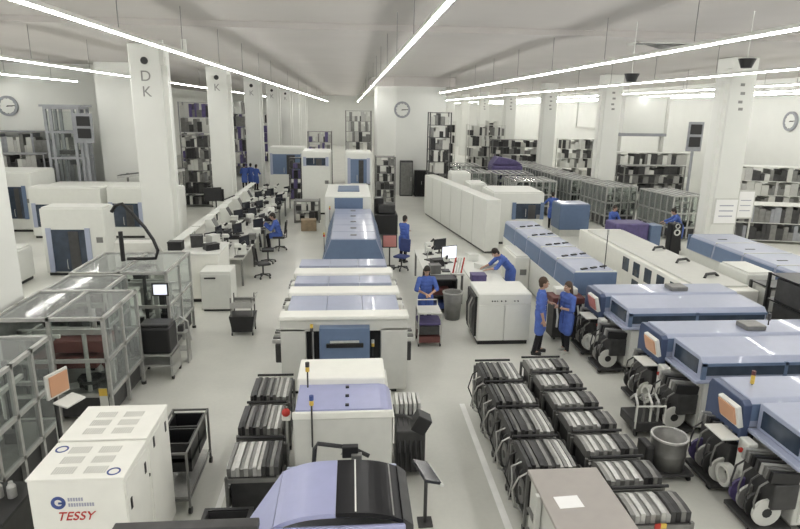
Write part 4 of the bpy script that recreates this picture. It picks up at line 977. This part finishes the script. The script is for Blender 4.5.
# ------------------------------------------------------------------ people
def fused(p, voxel, smooth=2):
    """join the overlapping pieces of a builder into one continuous skin"""
    o = p.end()
    md = o.modifiers.new('r', 'REMESH'); md.mode = 'VOXEL'; md.voxel_size = voxel; md.use_smooth_shade = True
    ms = o.modifiers.new('s', 'SMOOTH'); ms.iterations = smooth; ms.factor = .5
    dg = bpy.context.evaluated_depsgraph_get(); dg.update()
    me = bpy.data.meshes.new_from_object(o.evaluated_get(dg)); o.modifiers.clear()
    old = o.data; o.data = me; bpy.data.meshes.remove(old)
    if not me.materials: me.materials.append(p.m)
    for f in me.polygons: f.use_smooth = True
    return o
def person(label, loc, rz, lean=0, arms=((.0, .0), (.0, .0)), hair=HAIRD, long_hair=False, seated=False, stride=.0, nod=0, hem=.60, h=1.74, short=True, twist=0):
    """arms: per side a (elbow, wrist) pair of points in the local frame, or None for hanging"""
    k = h / 1.74
    t = thing('person', label, 'person', loc, rz)
    V = Vector
    pel = V((0, 0, .94)) if not seated else V((0, .02, .58))
    R = Matrix.Rotation(lean, 4, 'X')   # forward = -y
    def up(x, y, z):   # upper-body point given in the standing frame
        v = R @ (V((x, y, z - .94))); return (v + pel) * k
    def st(v): return V(v) * k
    neck = up(0, .01, 1.46); chest = up(0, 0, 1.27); waist = up(0, 0, 1.08)
    head = up(0, -.03, 1.625); 
    Rh = R @ Matrix.Rotation(nod, 4, 'X')
    def hd(x, y, z):
        return head + (Rh @ V((x, y, z))) * k
    b = P('body', SKIN, t)
    # head, jaw, nose, ears
    b.sph(head + Rh @ V((0, .01, .02)) * k, .098 * k, (.80, .98, 1.12), R=Rh)
    b.sph(hd(0, -.025, -.055), .068 * k, (.82, .95, .9), R=Rh)
    b.caps(hd(0, -.085, .02), hd(0, -.108, -.02), .009 * k, .014 * k)
    for s in (-1, 1): b.sph(hd(s * .08, .01, -.005), .022 * k, (.45, .8, 1.2), R=Rh)
    b.caps(neck, hd(0, .02, -.06), .055 * k, .05 * k)
    # trunk
    for z, rx, ry in ((1.40, .155, .085), (1.30, .16, .1), (1.2, .15, .098), (1.08, .135, .092), (.97, .15, .1)):
        b.sph(up(0, .0, z), 1, (rx * k, ry * k, .09 * k), R=R)
    sh = {s: up(s * .18, 0, 1.40) for s in (-1, 1)}
    hip = {s: (pel + V((s * .088, 0, -.03))) * k for s in (-1, 1)}
    el, wr = {}, {}
    for s, a in zip((-1, 1), arms):
        if a is None: el[s] = up(s * .225, .03, 1.12); wr[s] = el[s] + V((s * .01, -.05, -.25)) * k
        else: el[s] = st(a[0]); wr[s] = st(a[1])
        b.caps(sh[s], el[s], .05 * k, .04 * k); b.caps(el[s], wr[s], .039 * k, .026 * k)
        d = (wr[s] - el[s]).normalized(); side = d.cross(V((0, 0, 1)) if abs(d.z) < .8 else V((1, 0, 0))).normalized()
        if abs(d.z) >= .8: side = d.cross(V((s, 0, 0))).normalized()
        nrm = d.cross(side).normalized()
        palm = wr[s] + d * .085 * k
        b.caps(wr[s] + side * .012 * k, palm + side * .026 * k, .02 * k, .016 * k); b.caps(wr[s] - side * .012 * k, palm - side * .026 * k, .02 * k, .016 * k)
        for q, L in zip((-1.5, -.5, .5, 1.5), (.058, .075, .08, .068)):
            p0 = palm + side * q * .0205 * k; p1 = p0 + (d + nrm * .18).normalized() * L * .55 * k; p2 = p1 + (d + nrm * .6).normalized() * L * .5 * k
            b.caps(p0, p1, .0095 * k, .0088 * k, 8); b.caps(p1, p2, .0088 * k, .0078 * k, 8)
        th0 = wr[s] + d * .03 * k + side * .03 * k; th1 = th0 + (d * .6 + side * .7 + nrm * .2).normalized() * .045 * k
        b.caps(th0, th1, .013 * k, .011 * k, 8); b.caps(th1, th1 + (d + nrm * .3).normalized() * .03 * k, .011 * k, .009 * k, 8)
    kn, an = {}, {}
    for s in (-1, 1):
        if seated: kn[s] = st((s * .11, -.40, .52)); an[s] = st((s * .12, -.36, .09))
        else: kn[s] = st((s * .1, -.02 - s * stride * .5, .50)); an[s] = st((s * .105, .035 - s * stride, .085))
        b.caps(hip[s], kn[s], .082 * k, .055 * k); b.caps(kn[s], an[s], .052 * k, .036 * k); b.caps(an[s], an[s] + V((0, -.13, -.045)) * k, .036 * k, .03 * k)
    fused(b, .0085)
    # face
    for s in (-1, 1):
        P('eye', W, t).sph(hd(s * .032, -.083, .02), .012 * k).end(); P('pupil', BLK, t).sph(hd(s * .032, -.092, .02), .0065 * k).end()
        P('eyebrow', hair, t).caps(hd(s * .018, -.094, .042), hd(s * .048, -.084, .042), .005 * k).end()
    P('mouth', MAROON, t).caps(hd(-.02, -.094, -.06), hd(.02, -.094, -.06), .005 * k).end()
    # hair
    hp = P('hair', hair, t)
    hp.sph(hd(0, .022, .04), .104 * k, (.84, .98, 1.05), R=Rh); hp.sph(hd(0, .05, -.02), .08 * k, (.95, .8, 1.1), R=Rh)
    for s in (-1, 1): hp.sph(hd(s * .068, .02, .03), .04 * k, (.5, 1, 1.2), R=Rh)
    if long_hair:
        hp.caps(hd(0, .06, 0), up(0, .09, 1.38), .075 * k, .055 * k); hp.caps(hd(.055, .04, 0), up(.07, .06, 1.4), .045 * k, .03 * k); hp.caps(hd(-.055, .04, 0), up(-.07, .06, 1.4), .045 * k, .03 * k)
    fused(hp, .012, 1)
    # coat with sleeves and skirt
    c = P('work_coat', COATB, t)
    for z, rx, ry in ((1.415, .15, .09), (1.36, .185, .11), (1.28, .185, .122), (1.18, .175, .12), (1.08, .165, .118), (.98, .18, .125)):
        c.sph(up(0, .0, z), 1, (rx * k, ry * k, .085 * k), R=R)
    for s in (-1, 1):
        c.caps(sh[s], el[s] if short else el[s], .068 * k, .056 * k)
        e2 = el[s].lerp(wr[s], .2 if short else .85); c.caps(el[s], e2, .054 * k, .05 * k if short else .042 * k)
        if seated: c.caps(hip[s], hip[s].lerp(kn[s], .75), .115 * k, .09 * k)
        else:
            e = hip[s].lerp(kn[s], .85); c.caps(hip[s], e, .118 * k, .115 * k); c.caps((hip[s] + hip[-s]) / 2, (e + hip[-s].lerp(kn[-s], .85)) / 2, .115 * k, .11 * k)
    co = fused(c, .013, 2)
    cl = P('collar', COATB, t).cyl(neck + (R @ V((0, 0, -.03))) * k, neck + (R @ V((0, .005, .025))) * k, .078 * k, .066 * k, 16).end()
    bt = P('button_strip', BINK, t)
    if not seated and lean < .2: bt.box(-.006, .006, -.132 * k, -.112 * k, .75 * k, 1.3 * k)
    else: bt.sph(up(0, -.12, 1.25), .01)
    bt.end()
    # trousers and shoes
    tr = P('trousers', TROU, t)
    for s in (-1, 1):
        tr.caps(hip[s], kn[s], .095 * k, .07 * k); tr.caps(kn[s], an[s] + V((0, 0, .0)), .068 * k, .052 * k)
    tr.sph(pel * k, 1, (.16 * k, .11 * k, .1 * k))
    fused(tr, .013, 1)
    for s in (-1, 1):
        sp = P('shoe', BLK if not long_hair else W2, t).caps(an[s] + V((0, .02, -.03)) * k, an[s] + V((0, -.13, -.045)) * k, .046 * k, .04 * k).box(an[s].x - .04, an[s].x + .04, an[s].y - .17, an[s].y + .06, .0, .03, .01)
        sp.end()
    return t
hang = None
person('person in a blue coat facing sideways with one arm hanging, beside the white two-door cabinet', (4.34, 12.85, 0), 1.35, 0, (((-.25, .02, 1.12), (-.24, -.05, .86)), ((.22, -.06, 1.14), (.16, -.2, 1.14))), HAIRB, stride=.06, h=1.84)
pB = person('person with long brown hair and blue coat, hands at the chest, facing a colleague', (5.0, 12.9, 0), -1.2, .04, (((-.23, -.06, 1.12), (-.06, -.26, 1.18)), ((.23, -.06, 1.12), (.08, -.27, 1.16))), HAIRB, True, h=1.72, stride=.05)
person('person in blue coat with folded hands, standing behind the parts trolley', (1.87, 14.5, 0), 0.05, .1, (((-.27, -.12, 1.14), (-.06, -.32, 1.08)), ((.27, -.12, 1.14), (.06, -.32, 1.07))), HAIRD, True, nod=.45, h=1.72, short=True)
person('person in blue coat standing by the bench before the white screen wall', (1.9, 21.6, 0), 2.3, .08, (hang, ((.24, -.16, 1.12), (.16, -.40, 1.12))), HAIRD, short=False)
person('person in blue coat leaning far over the white bench', (4.68, 16.8, 0), -1.45, .75, (((-.24, -.52, 1.05), (-.16, -.72, 1.0)), ((.24, -.52, 1.05), (.16, -.72, 1.0))), HAIRD, h=1.84)
person('person in blue seen from behind, arms out, past the far end of the blue oven', (9.75, 28.3, 0), 2.9, .15, (((-.36, -.18, 1.18), (-.42, -.42, 1.12)), ((.36, -.18, 1.18), (.42, -.42, 1.12))), HAIRD, short=False)
person('person in bright blue bending over the second blue oven line by the big clock-side column', (13.55, 23.4, 0), -1.9, .45, (((-.26, -.38, 1.2), (-.2, -.62, 1.1)), ((.26, -.38, 1.2), (.2, -.62, 1.1))), HAIRD, short=False, h=1.8)
person('person in dark blue half hidden behind the purplish-blue low console', (11.0, 24.4, 0), .4, .2, (((-.26, -.2, 1.15), (-.12, -.42, 1.1)), ((.26, -.2, 1.15), (.12, -.42, 1.1))), HAIRD, short=False)
person('person in blue seated at the assembly benches in the left aisle', (-2.88, 23.72, 0), -1.5, .3, (((-.25, -.28, .78), (-.16, -.52, .98)), ((.25, -.28, .78), (.16, -.52, .98))), HAIRD, seated=True, short=False, h=1.92)
pj = person('person in blue standing by the third lettered column, in front of two others', (-6.5, 41.9, 0), 2.6, .05, (((-.25, -.1, 1.12), (-.12, -.34, 1.1)), ((.25, -.1, 1.12), (.12, -.34, 1.1))), HAIRD, short=False)
copy_tree(pj, (-7.35, 42.3, 0), 3.4, 'person in blue in the trio by the third lettered column, next to the shelf rack')
copy_tree(pj, (-7.0, 42.75, 0), 2.9, 'person in blue in the trio by the third lettered column, at the back')
tag(P('clip_folder', DG).box(4.72, 4.75, 12.66, 12.88, 1.12, 1.4, .005, rz=-.3).end(), 'dark folder held at the chest by the person with long brown hair', 'folder')

# ------------------------------------------------------------------ camera and light
cam = bpy.data.cameras.new('camera'); co = bpy.data.objects.new('camera', cam); COL.objects.link(co); SC.camera = co
cam.sensor_width = 36; cam.lens = 27.0; cam.clip_end = 300; cam.clip_start = .05
fw = Vector((0.079936, 0.965008, -0.249740)); rt = Vector((0.996784, -0.078809, 0.014524)); upv = Vector((0.005666, 0.250098, 0.968204))
Mx = Matrix((rt, upv, -fw)).transposed().to_4x4(); Mx.translation = (0, 0, 5.5)
co.matrix_world = Mx
w = bpy.data.worlds.new('world'); SC.world = w; w.use_nodes = True
bg = w.node_tree.nodes['Background']; bg.inputs[0].default_value = (1, .99, .96, 1); bg.inputs[1].default_value = 1.0
SC.view_settings.view_transform = 'Standard'; SC.view_settings.look = 'None'; SC.view_settings.gamma = 1; SC.view_settings.use_curve_mapping = False
SC.view_settings.exposure = 0.03
